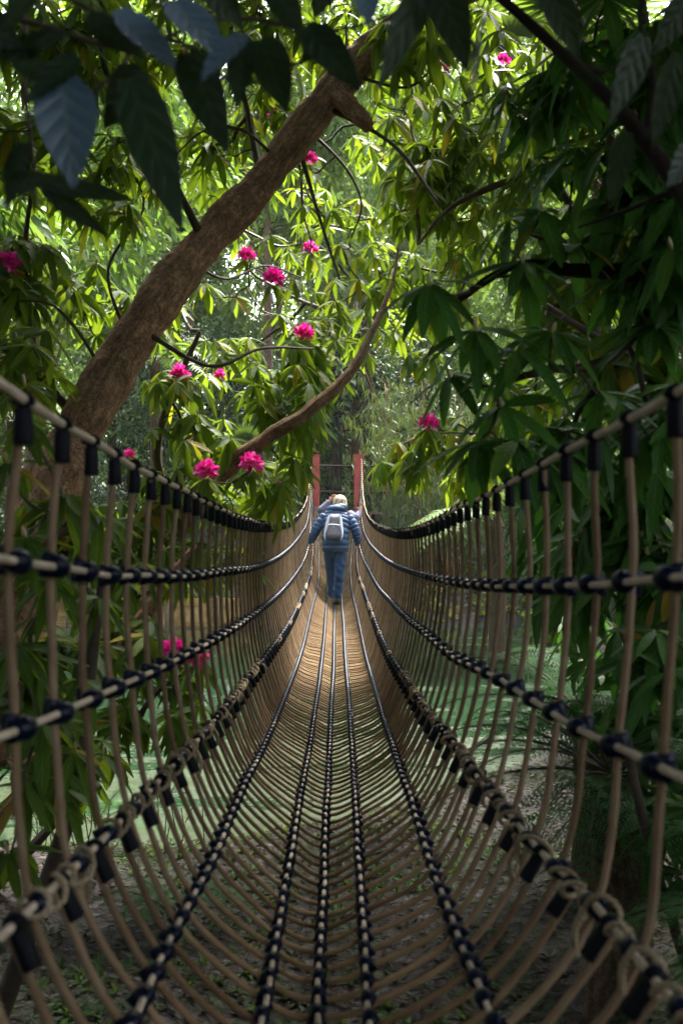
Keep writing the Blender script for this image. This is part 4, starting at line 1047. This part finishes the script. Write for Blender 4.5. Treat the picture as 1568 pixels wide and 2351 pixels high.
treefern('pale arching fern just right of the right red post, over the handrail',(2.35,15.2,-2.1),2.0,1.75,9,elev=(.12,.45),arc=(2.0,4.4),W=.16)
treefern('second tree fern deeper in the shade on the far right bank',(5.2,15.0,-2.0),3.1,1.8,14,W=.15)
treefern('small fern on the far left bank below the big tree ferns',(-3.6,21.5,-1.8),.3,1.0,11)
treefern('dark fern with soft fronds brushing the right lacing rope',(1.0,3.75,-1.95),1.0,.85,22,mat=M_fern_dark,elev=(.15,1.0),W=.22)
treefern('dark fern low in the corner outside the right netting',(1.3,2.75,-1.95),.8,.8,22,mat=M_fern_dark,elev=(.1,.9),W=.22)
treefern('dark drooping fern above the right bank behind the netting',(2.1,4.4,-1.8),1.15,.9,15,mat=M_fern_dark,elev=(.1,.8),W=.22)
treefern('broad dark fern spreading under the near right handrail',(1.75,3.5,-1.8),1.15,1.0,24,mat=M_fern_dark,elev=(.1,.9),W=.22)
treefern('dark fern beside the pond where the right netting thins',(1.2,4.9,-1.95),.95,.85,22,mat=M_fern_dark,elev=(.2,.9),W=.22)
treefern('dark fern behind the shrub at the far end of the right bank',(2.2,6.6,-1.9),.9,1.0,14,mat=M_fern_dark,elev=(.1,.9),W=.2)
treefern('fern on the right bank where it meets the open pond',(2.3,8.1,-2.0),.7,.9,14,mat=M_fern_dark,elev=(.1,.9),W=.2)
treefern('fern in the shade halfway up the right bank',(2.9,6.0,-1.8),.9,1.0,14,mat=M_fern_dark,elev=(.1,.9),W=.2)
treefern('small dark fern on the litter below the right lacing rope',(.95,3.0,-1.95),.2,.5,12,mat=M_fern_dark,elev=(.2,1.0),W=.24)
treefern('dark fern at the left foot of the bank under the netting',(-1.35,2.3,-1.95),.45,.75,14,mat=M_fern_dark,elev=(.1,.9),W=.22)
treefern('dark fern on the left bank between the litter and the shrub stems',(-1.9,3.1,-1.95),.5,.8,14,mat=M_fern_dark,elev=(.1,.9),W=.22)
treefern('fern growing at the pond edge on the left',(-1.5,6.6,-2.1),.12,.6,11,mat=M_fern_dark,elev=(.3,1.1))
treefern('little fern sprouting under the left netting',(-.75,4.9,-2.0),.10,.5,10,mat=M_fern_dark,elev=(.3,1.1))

def fanpalm(label,base,h,R,n=12,lean=(0,0),face=None):
    o=thing('fan_palm',label,'palm',loc=tuple(base)); base=np.asarray(base,float); top=base+np.array([lean[0],lean[1],h])
    mb=MB(); mb.tube(catmull(np.array([base-[0,0,.1],(base+top)/2+[-lean[0]*.15,0,0],top]),6),np.linspace(.075,.06,13),9); child(mb,'trunk',M_fibre,o)
    lm=MB(); st=MB()
    for i in range(n):
        a=i*2.4; e=RS.uniform(-.35,1.0); d=np.array([math.cos(a)*math.cos(e),math.sin(a)*math.cos(e),math.sin(e)])
        c=top+d*R*1.1; c[2]-=.1*R
        st.tube(np.array([top,top+d*R*.6,c]),.008,5)
        S=nrm(np.cross(d,[0,0,1.])); U=np.cross(S,d)
        U=nrm(U+d*.5); 
        k=34; an=np.linspace(-2.35,2.35,k)
        D=np.cos(an)[:,None]*nrm(d*.9-U*.25)+np.sin(an)[:,None]*S
        lm.leaves(np.repeat(c[None],k,0),D,np.repeat(U[None],k,0),R*RS.uniform(.92,1.05,k),R*.085,droop=.12,segs=4,rnd=RS.uniform(.2,.9),fold=.5,prof='lance')
    child(lm,'fan_leaves',M_palm,o); child(st,'stalks',M_twig,o)
fanpalm('fan palm with round pleated leaves high in the upper right',(3.7,8.4,-1.5),4.8,.62,13,lean=(-2.15,-.4))
fanpalm('small ragged fan palm on the far bank left of the slanting branch',(-1.9,20.9,-2.0),3.0,.55,14)
fanpalm('short fan palm standing behind the right hand rhododendron',(3.2,10.5,-1.6),4.2,.6,11)

def bamboo(label,c,n,h,sp,seed,k=9):
    r=np.random.RandomState(seed); c=np.asarray(c,float)
    o=thing('bamboo_clump',label,'bamboo',loc=tuple(c)); 
    m,nt,b=newmat('orange_bamboo_culm'); b.inputs['Base Color'].default_value=(.20,.10,.035,1); b.inputs['Roughness'].default_value=.5
    lm=MB(); cm=MB()
    P_=[];D_=[]
    for i in range(n):
        p=c+np.array([r.normal(0,sp),r.normal(0,sp*.5),0]); hh=h*r.uniform(.6,1.1); ln=r.normal(0,.12,2)*hh
        q=np.array([p,p+[ln[0]*.3,ln[1]*.3,hh*.5],p+[ln[0],ln[1],hh]]); cc=catmull(q,6)
        cm.tube(cc,np.linspace(.018,.006,len(cc)),5)
        for j in range(k*6):
            t=r.uniform(.28,1); x=cc[int(t*(len(cc)-1))]; e=x+np.append(r.normal(0,.35,2),r.normal(-.05,.15))
            for g in range(6): P_.append(e+r.normal(0,.05,3)); D_.append(np.append(r.normal(0,.6,2),-.8+r.normal(0,.35)))
    P_=np.array(P_); lm.leaves(P_,np.array(D_),r.normal(0,1,P_.shape),r.uniform(.10,.20,len(P_)),.022,droop=.2,segs=2,prof='lance')
    child(cm,'culms',m,o); child(lm,'foliage',M_bamboo,o)
bamboo('dark bamboo clump with orange stems right behind the right red post',(1.6,22.2,-1.8),26,4.9,.6,3)
bamboo('bamboo clump filling the shade above the gateway',(0.1,25.5,-1.0),18,5.4,1.0,4,14)
bamboo('bamboo clump at the right edge of the far bank',(3.6,23.5,-1.4),20,4.2,.8,5,7)

# ------------------------------------------------------------------ woodland behind
def crown(lm,c,rad,n,L,sprays=8,rnd=.5,droop=.3,W=.45,rs=RS,shell=.5):
    """foliage as many sprays of small leaves placed through an ellipsoid in uneven lumps"""
    c=np.asarray(c,float); rad=np.asarray(rad,float)
    m=max(6,n//60); lum=[]
    for _ in range(m):
        v=rs.normal(size=3); v/=np.linalg.norm(v); lum.append(v*rs.uniform(shell,1.)**.7)
    lum=np.array(lum); idx=rs.randint(0,m,n); lr=rs.uniform(.16,.34,m)
    v=rs.normal(size=(n,3)); v=nrm(v)*rs.rand(n,1)**.5
    pos=lum[idx]+v*lr[idx][:,None]
    pos=c+pos*rad
    tone=np.clip(rnd+rs.normal(0,.16,m),0,1)[idx]
    dirs=nrm(v*np.array([1,1,.6])+[0,0,-.1])
    P_=np.repeat(pos,sprays,0); D_=np.repeat(dirs,sprays,0)+rs.normal(0,.55,(n*sprays,3)); Nn=rs.normal(0,.6,(n*sprays,3))+[0,0,1.]
    P_=P_+D_*L*rs.uniform(0,1.6,(n*sprays,1))
    lm.leaves(P_,D_,Nn,L*rs.uniform(.6,1.2,n*sprays),L*W,droop=droop,segs=2,rnd=np.clip(np.repeat(tone,sprays)+rs.normal(0,.1,n*sprays),0,1),fold=.2,prof='ell')
def bgtree(name,label,base,h,cr,crad,n,L,mat,bark=M_bark2,r=.2,seed=1,lean=0.,sprays=7,cat='tree',trunkshow=True,lower=None,group=None):
    rs=np.random.RandomState(seed); base=np.asarray(base,float); o=thing(name,label,cat,group,loc=tuple(base))
    mb=MB(); top=base+np.array([lean,0,h])
    c=catmull(np.array([base-[0,0,.3],base+[lean*.3,.1,h*.33],base+[lean*.6,-.1,h*.66],top]),5)
    mb.tube(c,np.linspace(r,r*.25,len(c)),9); child(mb,'trunk',bark,o)
    cc=base+np.array([lean*.7,0,0])+np.asarray(cr,float)
    bm=MB()
    for i in range(11):
        t=rs.uniform(.3,.95); p=c[int(t*(len(c)-1))]; a=rs.uniform(0,6.28)
        q=cc+np.array([math.cos(a)*crad[0],math.sin(a)*crad[1],rs.uniform(-.6,.7)*crad[2]])*rs.uniform(.4,.85)
        mid=(p+q)/2+[0,0,rs.uniform(-.3,.3)]
        bm.tube(catmull(np.array([p,mid,q]),4),np.linspace(r*.28,.012,9),5)
    child(bm,'branches',bark,o)
    lm=MB(); crown(lm,cc,crad,n,L,sprays=sprays,rs=rs)
    if lower: crown(lm,base+np.asarray(lower[0]),lower[1],lower[2],L,sprays=sprays,rs=rs)
    child(lm,'foliage',mat,o); return o
bgtree('conifer','pale grey green conifer rising in the gap left of centre',(-1.6,30,.6),13,(0,0,6.2),(3.0,2.0,6.0),3000,.22,M_conifer,seed=21,r=.12,sprays=11)
bgtree('conifer','hazy conifer standing between the leaning trunk and the right hand tree',(2.0,33,.8),15,(0,0,7.5),(3.0,2.0,7.2),3000,.22,M_conifer,seed=22,r=.12,sprays=11)
bgtree('conifer','tall pale conifer behind the upper left branches',(-6.6,31,.6),15,(0,0,7.0),(3.2,2.0,7.2),3000,.22,M_conifer,seed=23,r=.14,sprays=11)
bgtree('woodland_tree','broad green tree at the back left edge',(-10.2,28,.4),12,(0,0,6.0),(3.4,2.5,6.2),2000,.18,M_wood_green,seed=24,r=.3)
bgtree('woodland_tree','green woodland tree behind the right hand fern bank',(5.8,28,.5),12,(0,0,5.6),(3.0,2.2,5.8),2200,.17,M_wood_green,seed=25,r=.28)
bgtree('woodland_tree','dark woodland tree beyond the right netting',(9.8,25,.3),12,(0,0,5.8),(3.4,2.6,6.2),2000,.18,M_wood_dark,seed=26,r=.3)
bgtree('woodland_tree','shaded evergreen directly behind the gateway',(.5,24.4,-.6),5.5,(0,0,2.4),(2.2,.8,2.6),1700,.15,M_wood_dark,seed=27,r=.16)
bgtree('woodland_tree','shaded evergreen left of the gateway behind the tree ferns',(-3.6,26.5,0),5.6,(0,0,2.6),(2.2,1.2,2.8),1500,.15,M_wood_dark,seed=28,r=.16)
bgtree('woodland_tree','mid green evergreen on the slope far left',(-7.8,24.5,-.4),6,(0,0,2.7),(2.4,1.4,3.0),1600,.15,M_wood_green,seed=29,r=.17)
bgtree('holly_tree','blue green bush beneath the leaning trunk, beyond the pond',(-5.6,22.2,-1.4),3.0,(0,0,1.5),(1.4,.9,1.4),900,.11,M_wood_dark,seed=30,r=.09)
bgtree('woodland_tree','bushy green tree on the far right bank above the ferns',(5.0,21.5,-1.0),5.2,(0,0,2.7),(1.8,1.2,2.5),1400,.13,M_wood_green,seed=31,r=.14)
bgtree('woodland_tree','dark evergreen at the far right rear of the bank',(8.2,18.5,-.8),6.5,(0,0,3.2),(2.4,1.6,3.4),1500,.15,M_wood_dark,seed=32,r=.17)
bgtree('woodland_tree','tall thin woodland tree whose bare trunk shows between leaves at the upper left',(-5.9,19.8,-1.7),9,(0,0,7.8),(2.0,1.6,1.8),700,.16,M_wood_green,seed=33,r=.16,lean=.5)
for x,y,h,r,lab in ((-7.4,21.5,9,.2,'bare brown tree trunk nearest the left edge beyond the pond'),(-.05,24.0,6.5,.15,'mossy dark trunk framed by the two red posts'),(.62,23.3,6.5,.14,'dark trunk beside the right red post')):
    o=thing('bare_tree',lab,'tree',loc=(x,y,-1.2)); mb=MB(); k=np.linspace(0,1,9)
    mb.tube(np.stack([x+.12*np.sin(k*3),y+0*k,-1.4+k*h],-1),np.linspace(r,r*.6,9),10); child(mb,'trunk',M_bark2 if x<-1 else M_bark_dark,o)
    mb=MB()
    for j in range(5):
        a=RS.uniform(0,6.28); z=-1.4+h*RS.uniform(.35,.95); mb.tube(np.array([[x,y,z],[x+.5*math.cos(a),y+.4*math.sin(a),z+.15],[x+1.1*math.cos(a),y+.8*math.sin(a),z+.1]]),np.array([.03,.018,.006]),5)
    child(mb,'branches',M_bark_dark,o)
bgtree('woodland_tree','leafy tree leaning over the left half of the pond',(-6.3,11.5,-2.0),6.5,(1.6,-.8,5.6),(2.6,2.6,1.2),1100,.2,M_wood_green,seed=41,r=.17)
bgtree('woodland_tree','leafy tree leaning over the right half of the pond',(5.0,11.5,-1.6),6.5,(-.2,-.5,5.8),(2.0,2.4,1.1),900,.2,M_wood_green,seed=42,r=.15)
bgtree('woodland_tree','leafy tree closing the gap above the upper left leaves',(-7.0,14.5,-1.6),8,(1.6,.5,7.0),(3.2,1.6,2.6),1500,.18,M_wood_green,seed=43,r=.15)
bgtree('woodland_tree','tall tree closing the gap above the gateway',(-1.5,23.5,-.5),11,(0,0,10.2),(4.4,1.6,3.0),2200,.22,M_wood_green,seed=44,r=.14)
bgtree('woodland_tree','tall tree showing through the fan palm',(5.5,22.5,-.5),11,(0,0,8.6),(3.4,1.6,3.6),1300,.22,M_wood_green,seed=45,r=.14)
# unseen woods round the viewpoint, added to close off the low light
for i,(x,y,h,rx,rz,lab) in enumerate([(-6.5,1.0,7,2.6,4.4,'dense evergreen added for shade beside the near bank on the left'),(-7.5,8,7,2.2,4.2,'dense evergreen added for shade along the left side of the pond'),(-9.5,15.5,8,2.6,4.6,'dense evergreen added for shade at the far left of the pond'),(7.0,3.0,7,2.6,4.4,'dense evergreen added for shade on the near right bank'),(7.4,9.5,7.5,2.6,4.6,'dense evergreen added for shade along the right bank'),(-3.5,-6.5,7.5,3.2,4.6,'dense evergreen added for shade behind the bridge head'),(3.5,-6.5,7.5,3.2,4.6,'second dense evergreen added for shade behind the bridge head')]):
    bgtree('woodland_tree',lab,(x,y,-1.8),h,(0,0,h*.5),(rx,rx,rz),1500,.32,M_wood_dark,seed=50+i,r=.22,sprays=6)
bgtree('evergreen_shrub','broad unseen evergreen shrub added to shade the near bank on the left',(-3.3,1.7,-2.0),2.2,(0,0,1.3),(1.2,1.6,1.3),800,.16,M_wood_dark,seed=61,r=.07,sprays=6,cat='shrub')  # shrub out of view, added to darken the lower left ground
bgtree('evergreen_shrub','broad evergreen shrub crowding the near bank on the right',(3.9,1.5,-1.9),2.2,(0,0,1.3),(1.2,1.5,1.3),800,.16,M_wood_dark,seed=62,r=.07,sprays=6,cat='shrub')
# far wood that closes the view
lm=MB(); rs=np.random.RandomState(77)
for i in range(16):
    crown(lm,(-30+i*4+rs.normal(0,.6),40+rs.normal(0,1.5),7.6),(3.8,2.0,9.5),800,.50,sprays=7,rs=rs)
o=lm.build('far_wood',M_wood_green); tag(o,'far woodland closing the view behind the conifers','woodland',kind='stuff')

# ------------------------------------------------------------------ canopy over the near bank, its unseen crowns added to shade the near ropes
can=thing('shade_canopy','spreading evergreen over the near end of the bridge, its unseen crowns added for shade','tree',loc=(-2.9,-1.2,-1.9))
mb=MB(); mb.tube(catmull(np.array([[-2.9,-1.2,-2.1],[-2.7,-.9,.4],[-2.2,-.4,2.2],[-1.2,.2,3.2],[.5,.6,3.7],[2.2,.8,3.8]]),6),np.linspace(.24,.06,31),12); child(mb,'trunk',M_bark_dark,can)
mb=MB()
for a in ((-2.2,-.4,2.2,-3.5,2.4,3.0),(-1.2,.2,3.2,-1.5,2.6,3.2),(.5,.6,3.7,.6,3.0,3.3),(.5,.6,3.7,1.2,-2.,3.6),(2.2,.8,3.8,3.4,2.4,3.1),(.5,.6,3.7,.3,5.6,4.3),(-1.2,.2,3.2,-3.4,6.8,4.7)):
    p=np.array(a[:3]); q=np.array(a[3:]); mb.tube(catmull(np.array([p,(p+q)/2+[0,0,.2],q]),5),np.linspace(.06,.02,11),6)
child(mb,'branches',M_bark_dark,can)
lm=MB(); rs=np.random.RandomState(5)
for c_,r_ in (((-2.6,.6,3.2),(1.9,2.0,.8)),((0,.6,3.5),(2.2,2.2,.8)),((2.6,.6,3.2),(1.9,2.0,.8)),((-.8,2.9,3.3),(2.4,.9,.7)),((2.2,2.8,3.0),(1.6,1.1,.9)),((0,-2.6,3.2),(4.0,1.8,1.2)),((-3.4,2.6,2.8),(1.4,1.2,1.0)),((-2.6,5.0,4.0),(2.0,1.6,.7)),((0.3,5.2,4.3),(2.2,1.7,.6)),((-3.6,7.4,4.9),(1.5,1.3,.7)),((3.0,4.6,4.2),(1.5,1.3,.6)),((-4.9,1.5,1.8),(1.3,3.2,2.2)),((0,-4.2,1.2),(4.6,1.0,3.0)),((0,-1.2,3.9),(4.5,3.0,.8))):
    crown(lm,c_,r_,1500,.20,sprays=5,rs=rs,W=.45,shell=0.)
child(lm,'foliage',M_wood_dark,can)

# ------------------------------------------------------------------ the blurred leaves close to the lens
fl=thing('overhanging_branch','overhanging branch with large dark drooping leaves and a few tinted with blue sky sheen at the top','branch',loc=tuple(at(300,-200,1.6)))
mb=MB()
tw=[[(-200,-80,1.5),(60,-40,1.45),(300,90,1.4),(200,230,1.38),(150,300,1.37),(138,345,1.37)],[(300,90,1.4),(420,100,1.4),(520,180,1.4),(540,210,1.4)],[(-100,10,1.4),(100,60,1.4),(300,110,1.4),(520,40,1.45),(760,70,1.5),(960,10,1.5),(1100,-40,1.5)],[(760,70,1.5),(700,140,1.45),(600,155,1.45)],[(60,-40,1.45),(60,200,1.4),(75,330,1.4),(85,480,1.4)],[(960,10,1.5),(1080,90,1.4),(1085,140,1.4)]]
for q in tw:
    c=catmull(np.array([at(*a) for a in q]),5); mb.tube(c,np.linspace(.0042,.002,len(c)),6)
child(mb,'twig',M_twig,fl)
# base x,y  tip x,y  width px  Y  facing
FL=[((143,175),(170,425),140,1.30,'b'),((300,180),(420,520),140,1.25,'d'),((330,160),(240,290),120,1.28,'d'),((270,25),(415,165),85,1.32,'b'),((395,5),(520,130),95,1.3,'b'),((560,80),(462,185),75,1.26,'b'),
    ((430,120),(525,350),120,1.3,'d'),((560,90),(545,250),80,1.3,'d'),((600,90),(660,250),115,1.35,'d'),((700,60),(830,210),110,1.35,'d'),((760,60),(690,140),70,1.35,'d'),
    ((990,-70),(865,205),90,1.25,'d'),((1000,-80),(1075,160),120,1.22,'d'),((1110,40),(1058,330),42,1.25,'g'),((830,-60),(845,60),75,1.25,'b'),
    ((-40,50),(60,110),90,1.3,'d'),((10,130),(170,60),60,1.3,'d'),((120,180),(0,110),70,1.3,'d'),((180,130),(60,240),80,1.3,'d'),((90,420),(320,450),60,1.5,'d'),((100,430),(250,540),55,1.5,'d'),((60,330),(20,480),70,1.4,'d'),
    ((-20,200),(-20,420),60,1.3,'d'),((200,40),(330,130),80,1.35,'d'),((460,-60),(560,60),90,1.35,'d'),((620,-50),(700,90),90,1.3,'d'),((760,-80),(720,40),90,1.35,'d'),((-50,560),(20,640),60,1.4,'d'),
    ((1250,-60),(1330,130),90,1.5,'d'),((1480,80),(1400,270),90,1.5,'d'),((1560,120),(1500,330),80,1.5,'d'),((1600,330),(1530,420),80,1.5,'d'),((1440,300),(1400,470),70,1.6,'d'),((1590,-20),(1500,120),90,1.5,'d'),((80,-40),(20,70),80,1.3,'d'),((20,430),(130,400),60,1.35,'d')]
M_frontsheen=leafmat('broad_leaf_sky_sheen',[(0,(.07,.125,.17)),(1,(.09,.15,.21))],under=(.03,.06,.05),rough=.42,trans=.03,veins=6,spec=.6,vmix=.12,tcol=(.05,.12,.04))  # bluish base colour paints the sheen of reflected sky onto these leaves
for (bx,by),(tx,ty),w,Y,f in FL:
    b0=at(bx,by,Y); t0=at(tx,ty,Y+RS.uniform(-.05,.05)); D=t0-b0; L=float(np.linalg.norm(D))
    view=np.array([0,-1,.0])
    side=nrm(np.cross(D,view))
    Nn=view+np.array([0,0,1.15 if f=='b' else -.1])+side*RS.uniform(-.25,.25)
    if f=='g': Nn=np.array([.9,-.3,.2])
    lb=MB(); lb.leaves([b0],[D],[Nn],L,w*Y/F*(1.02 if f=='b' else .84),droop=RS.uniform(.0,.06),segs=16,rnd=RS.rand(),fold=.22,prof='ovate')
    # undulate between the side veins
    for v in lb.v:
        kk=np.repeat(np.linspace(0,1,17),3); v+= (nrm(Nn)[None]*(.0022*np.sin(kk*38))[:,None])*np.tile([1,0,1],17)[:,None]
    lf=child(lb,'leaf',M_frontsheen if f=='b' else M_front,fl)
bb=thing('bough','dark bare bough slanting down across the upper right corner','branch',loc=tuple(at(1650,700,1.9)))
mb=MB(); c=catmull(np.array([at(1080,-60,2.3),at(1180,20,2.2),at(1300,130,2.1),at(1400,225,2.0),at(1480,320,1.95),at(1560,430,1.9),at(1650,600,1.85),at(1800,1000,1.8)]),6); mb.tube(c,np.interp(np.arange(len(c)),[0,len(c)],[.009,.020]),10); child(mb,'stem',M_bark_dark,bb)
mb=MB()
for q in ([(1480,320,1.95),(1500,180,2.0),(1470,60,2.1),(1480,-40,2.1)],[(1300,130,2.1),(1390,160,2.2),(1470,120,2.2)],[(1560,430,1.9),(1440,480,2.1),(1330,520,2.3)]):
    c=catmull(np.array([at(*a) for a in q]),5); mb.tube(c,np.linspace(.007,.003,len(c)),6)
child(mb,'side_twigs',M_bark_dark,bb)

# ------------------------------------------------------------------ ground cover
def scatter(n,xr,yr,seed,cond=None):
    rs=np.random.RandomState(seed); x=rs.uniform(*xr,n); y=yr[0]+(yr[1]-yr[0])*rs.rand(n)
    d=pond_d(x,y); m=d>.08
    if cond is not None: m&=cond(x,y,rs)
    x=x[m];y=y[m]; return np.stack([x,y,height(x,y)],-1),rs
p,rs=scatter(42000,(-5,5),(.5,8.4),3)
lm=MB(); n=len(p); az=rs.uniform(0,6.28,n); D=np.stack([np.cos(az),np.sin(az),rs.normal(.05,.22,n)],-1); Nn=np.stack([rs.normal(0,.4,n),rs.normal(0,.4,n),np.ones(n)],-1)
lm.leaves(p+[0,0,.012],D,Nn,rs.uniform(.02,.075,n),rs.uniform(.008,.026,n),droop=rs.uniform(-.3,.3,n),segs=2,rnd=rs.rand(n)**1.3,fold=.35,prof='lance')
p2,rs=scatter(9000,(-8,9),(19.2,27),4)
n=len(p2); az=rs.uniform(0,6.28,n); D=np.stack([np.cos(az),np.sin(az),rs.normal(.1,.3,n)],-1); Nn=np.stack([rs.normal(0,.4,n),rs.normal(-.3,.4,n),np.ones(n)],-1)
lm.leaves(p2+[0,0,.02],D,Nn,rs.uniform(.08,.16,n),rs.uniform(.03,.07,n),droop=.1,segs=2,rnd=np.clip(rs.rand(n)+.15,0,.89),fold=.35,prof='ell')
tag(lm.build('leaf_litter',M_litter),'brown dead leaves strewn over both banks','leaf litter',kind='stuff')
# small green herbs and rosettes
lm=MB(); rs=np.random.RandomState(9)
patch=lambda x,y,r: (np.sin(x*1.7+2)+np.sin(y*2.3+x)+r.normal(0,.5,len(x)))>.1
p,rs=scatter(7500,(-5,5),(1.5,9.0),6,patch)
k=7; P_=np.repeat(p,k,0); az=rs.uniform(0,6.28,len(P_)); el=rs.uniform(.1,1.2,len(P_)); D=np.stack([np.cos(az)*np.cos(el),np.sin(az)*np.cos(el),np.sin(el)],-1)
lm.leaves(P_,D,np.stack([-np.cos(az)*.3,-np.sin(az)*.3,np.ones(len(P_))],-1),rs.uniform(.03,.10,len(P_)),rs.uniform(.010,.028,len(P_)),droop=.35,segs=2,rnd=rs.rand(len(P_)),fold=.2,prof='lance')
p,rs=scatter(2200,(-9,9),(19.3,29),8); k=8
P_=np.repeat(p,k,0); az=rs.uniform(0,6.28,len(P_)); el=rs.uniform(.2,1.4,len(P_)); D=np.stack([np.cos(az)*np.cos(el),np.sin(az)*np.cos(el),np.sin(el)],-1)
lm.leaves(P_,D,rs.normal(0,.5,P_.shape)+[0,0,1.],rs.uniform(.12,.34,len(P_)),rs.uniform(.03,.06,len(P_)),droop=.3,segs=2,rnd=rs.rand(len(P_)),fold=.2,prof='lance')
tag(lm.build('ground_cover',M_ground_leaf),'low green herbs and seedlings on both banks','ground cover',kind='stuff')
lm=MB(); p,rs=scatter(500,(-6,6.5),(19.4,23),12); k=9
P_=np.repeat(p,k,0); az=rs.uniform(0,6.28,len(P_)); el=rs.uniform(.2,1.3,len(P_)); D=np.stack([np.cos(az)*np.cos(el),np.sin(az)*np.cos(el),np.sin(el)],-1)
lm.leaves(P_,D,rs.normal(0,.5,P_.shape)+[0,0,1.],rs.uniform(.1,.24,len(P_)),.05,droop=.3,segs=2,rnd=rs.rand(len(P_)),fold=.2,prof='ell')
tag(lm.build('yellow_herbs',M_orange),'yellowing herbs along the far water edge','ground cover',kind='stuff')
# waterside stems on the left near bank
for j,(x,y,lab) in enumerate(((-1.9,6.6,'leafy waterside herb at the left, farther from the netting'),(-1.35,5.6,'leafy waterside herb near the left netting'),(-2.3,5.2,'leafy waterside herb under the leaning trunk'),(-.9,6.4,'leafy waterside herb just outside the left lacing rope'))):
    z=float(height(x,y)); o=thing('waterside_plant',lab,'plant','leafy herbs at the near water edge',loc=(x,y,z)); st=MB(); lm=MB()
    for s_ in range(7):
        b=np.array([x+RS.normal(0,.08),y+RS.normal(0,.06),z-.02]); tp=b+np.array([RS.normal(0,.08),RS.normal(0,.08),RS.uniform(.25,.55)])
        st.tube(np.array([b,(b+tp)/2+RS.normal(0,.02,3),tp]),.0035,5)
        t=np.linspace(.15,1,11); q=b+(tp-b)*t[:,None]; az=np.arange(11)*2.4; D=np.stack([np.cos(az),np.sin(az),.35+0*az],-1)
        lm.leaves(q,D,np.repeat([[0,0,1.]],11,0),.06,.016,droop=.3,segs=3,fold=.2,prof='lance')
    child(st,'stems',M_twig,o); child(lm,'foliage',M_ground_leaf,o)

# ------------------------------------------------------------------ moist air under the trees
hb=MB(); hb.box((0,30,11),(46,52,14.9))
hm=bpy.data.materials.new('moist_air'); hm.use_nodes=True; hn=hm.node_tree; hn.nodes.remove(hn.nodes['Principled BSDF'])
pv=hn.nodes.new('ShaderNodeVolumePrincipled'); pv.inputs['Color'].default_value=(.93,.97,.92,1); pv.inputs['Density'].default_value=.0004; pv.inputs['Anisotropy'].default_value=.2
hn.links.new(pv.outputs[0],hn.nodes['Material Output'].inputs['Volume'])
hz=hb.build('haze',hm,smooth=False); hz['kind']='stuff'; hz['label']='faint moist haze hanging under the trees'; hz['category']='haze'
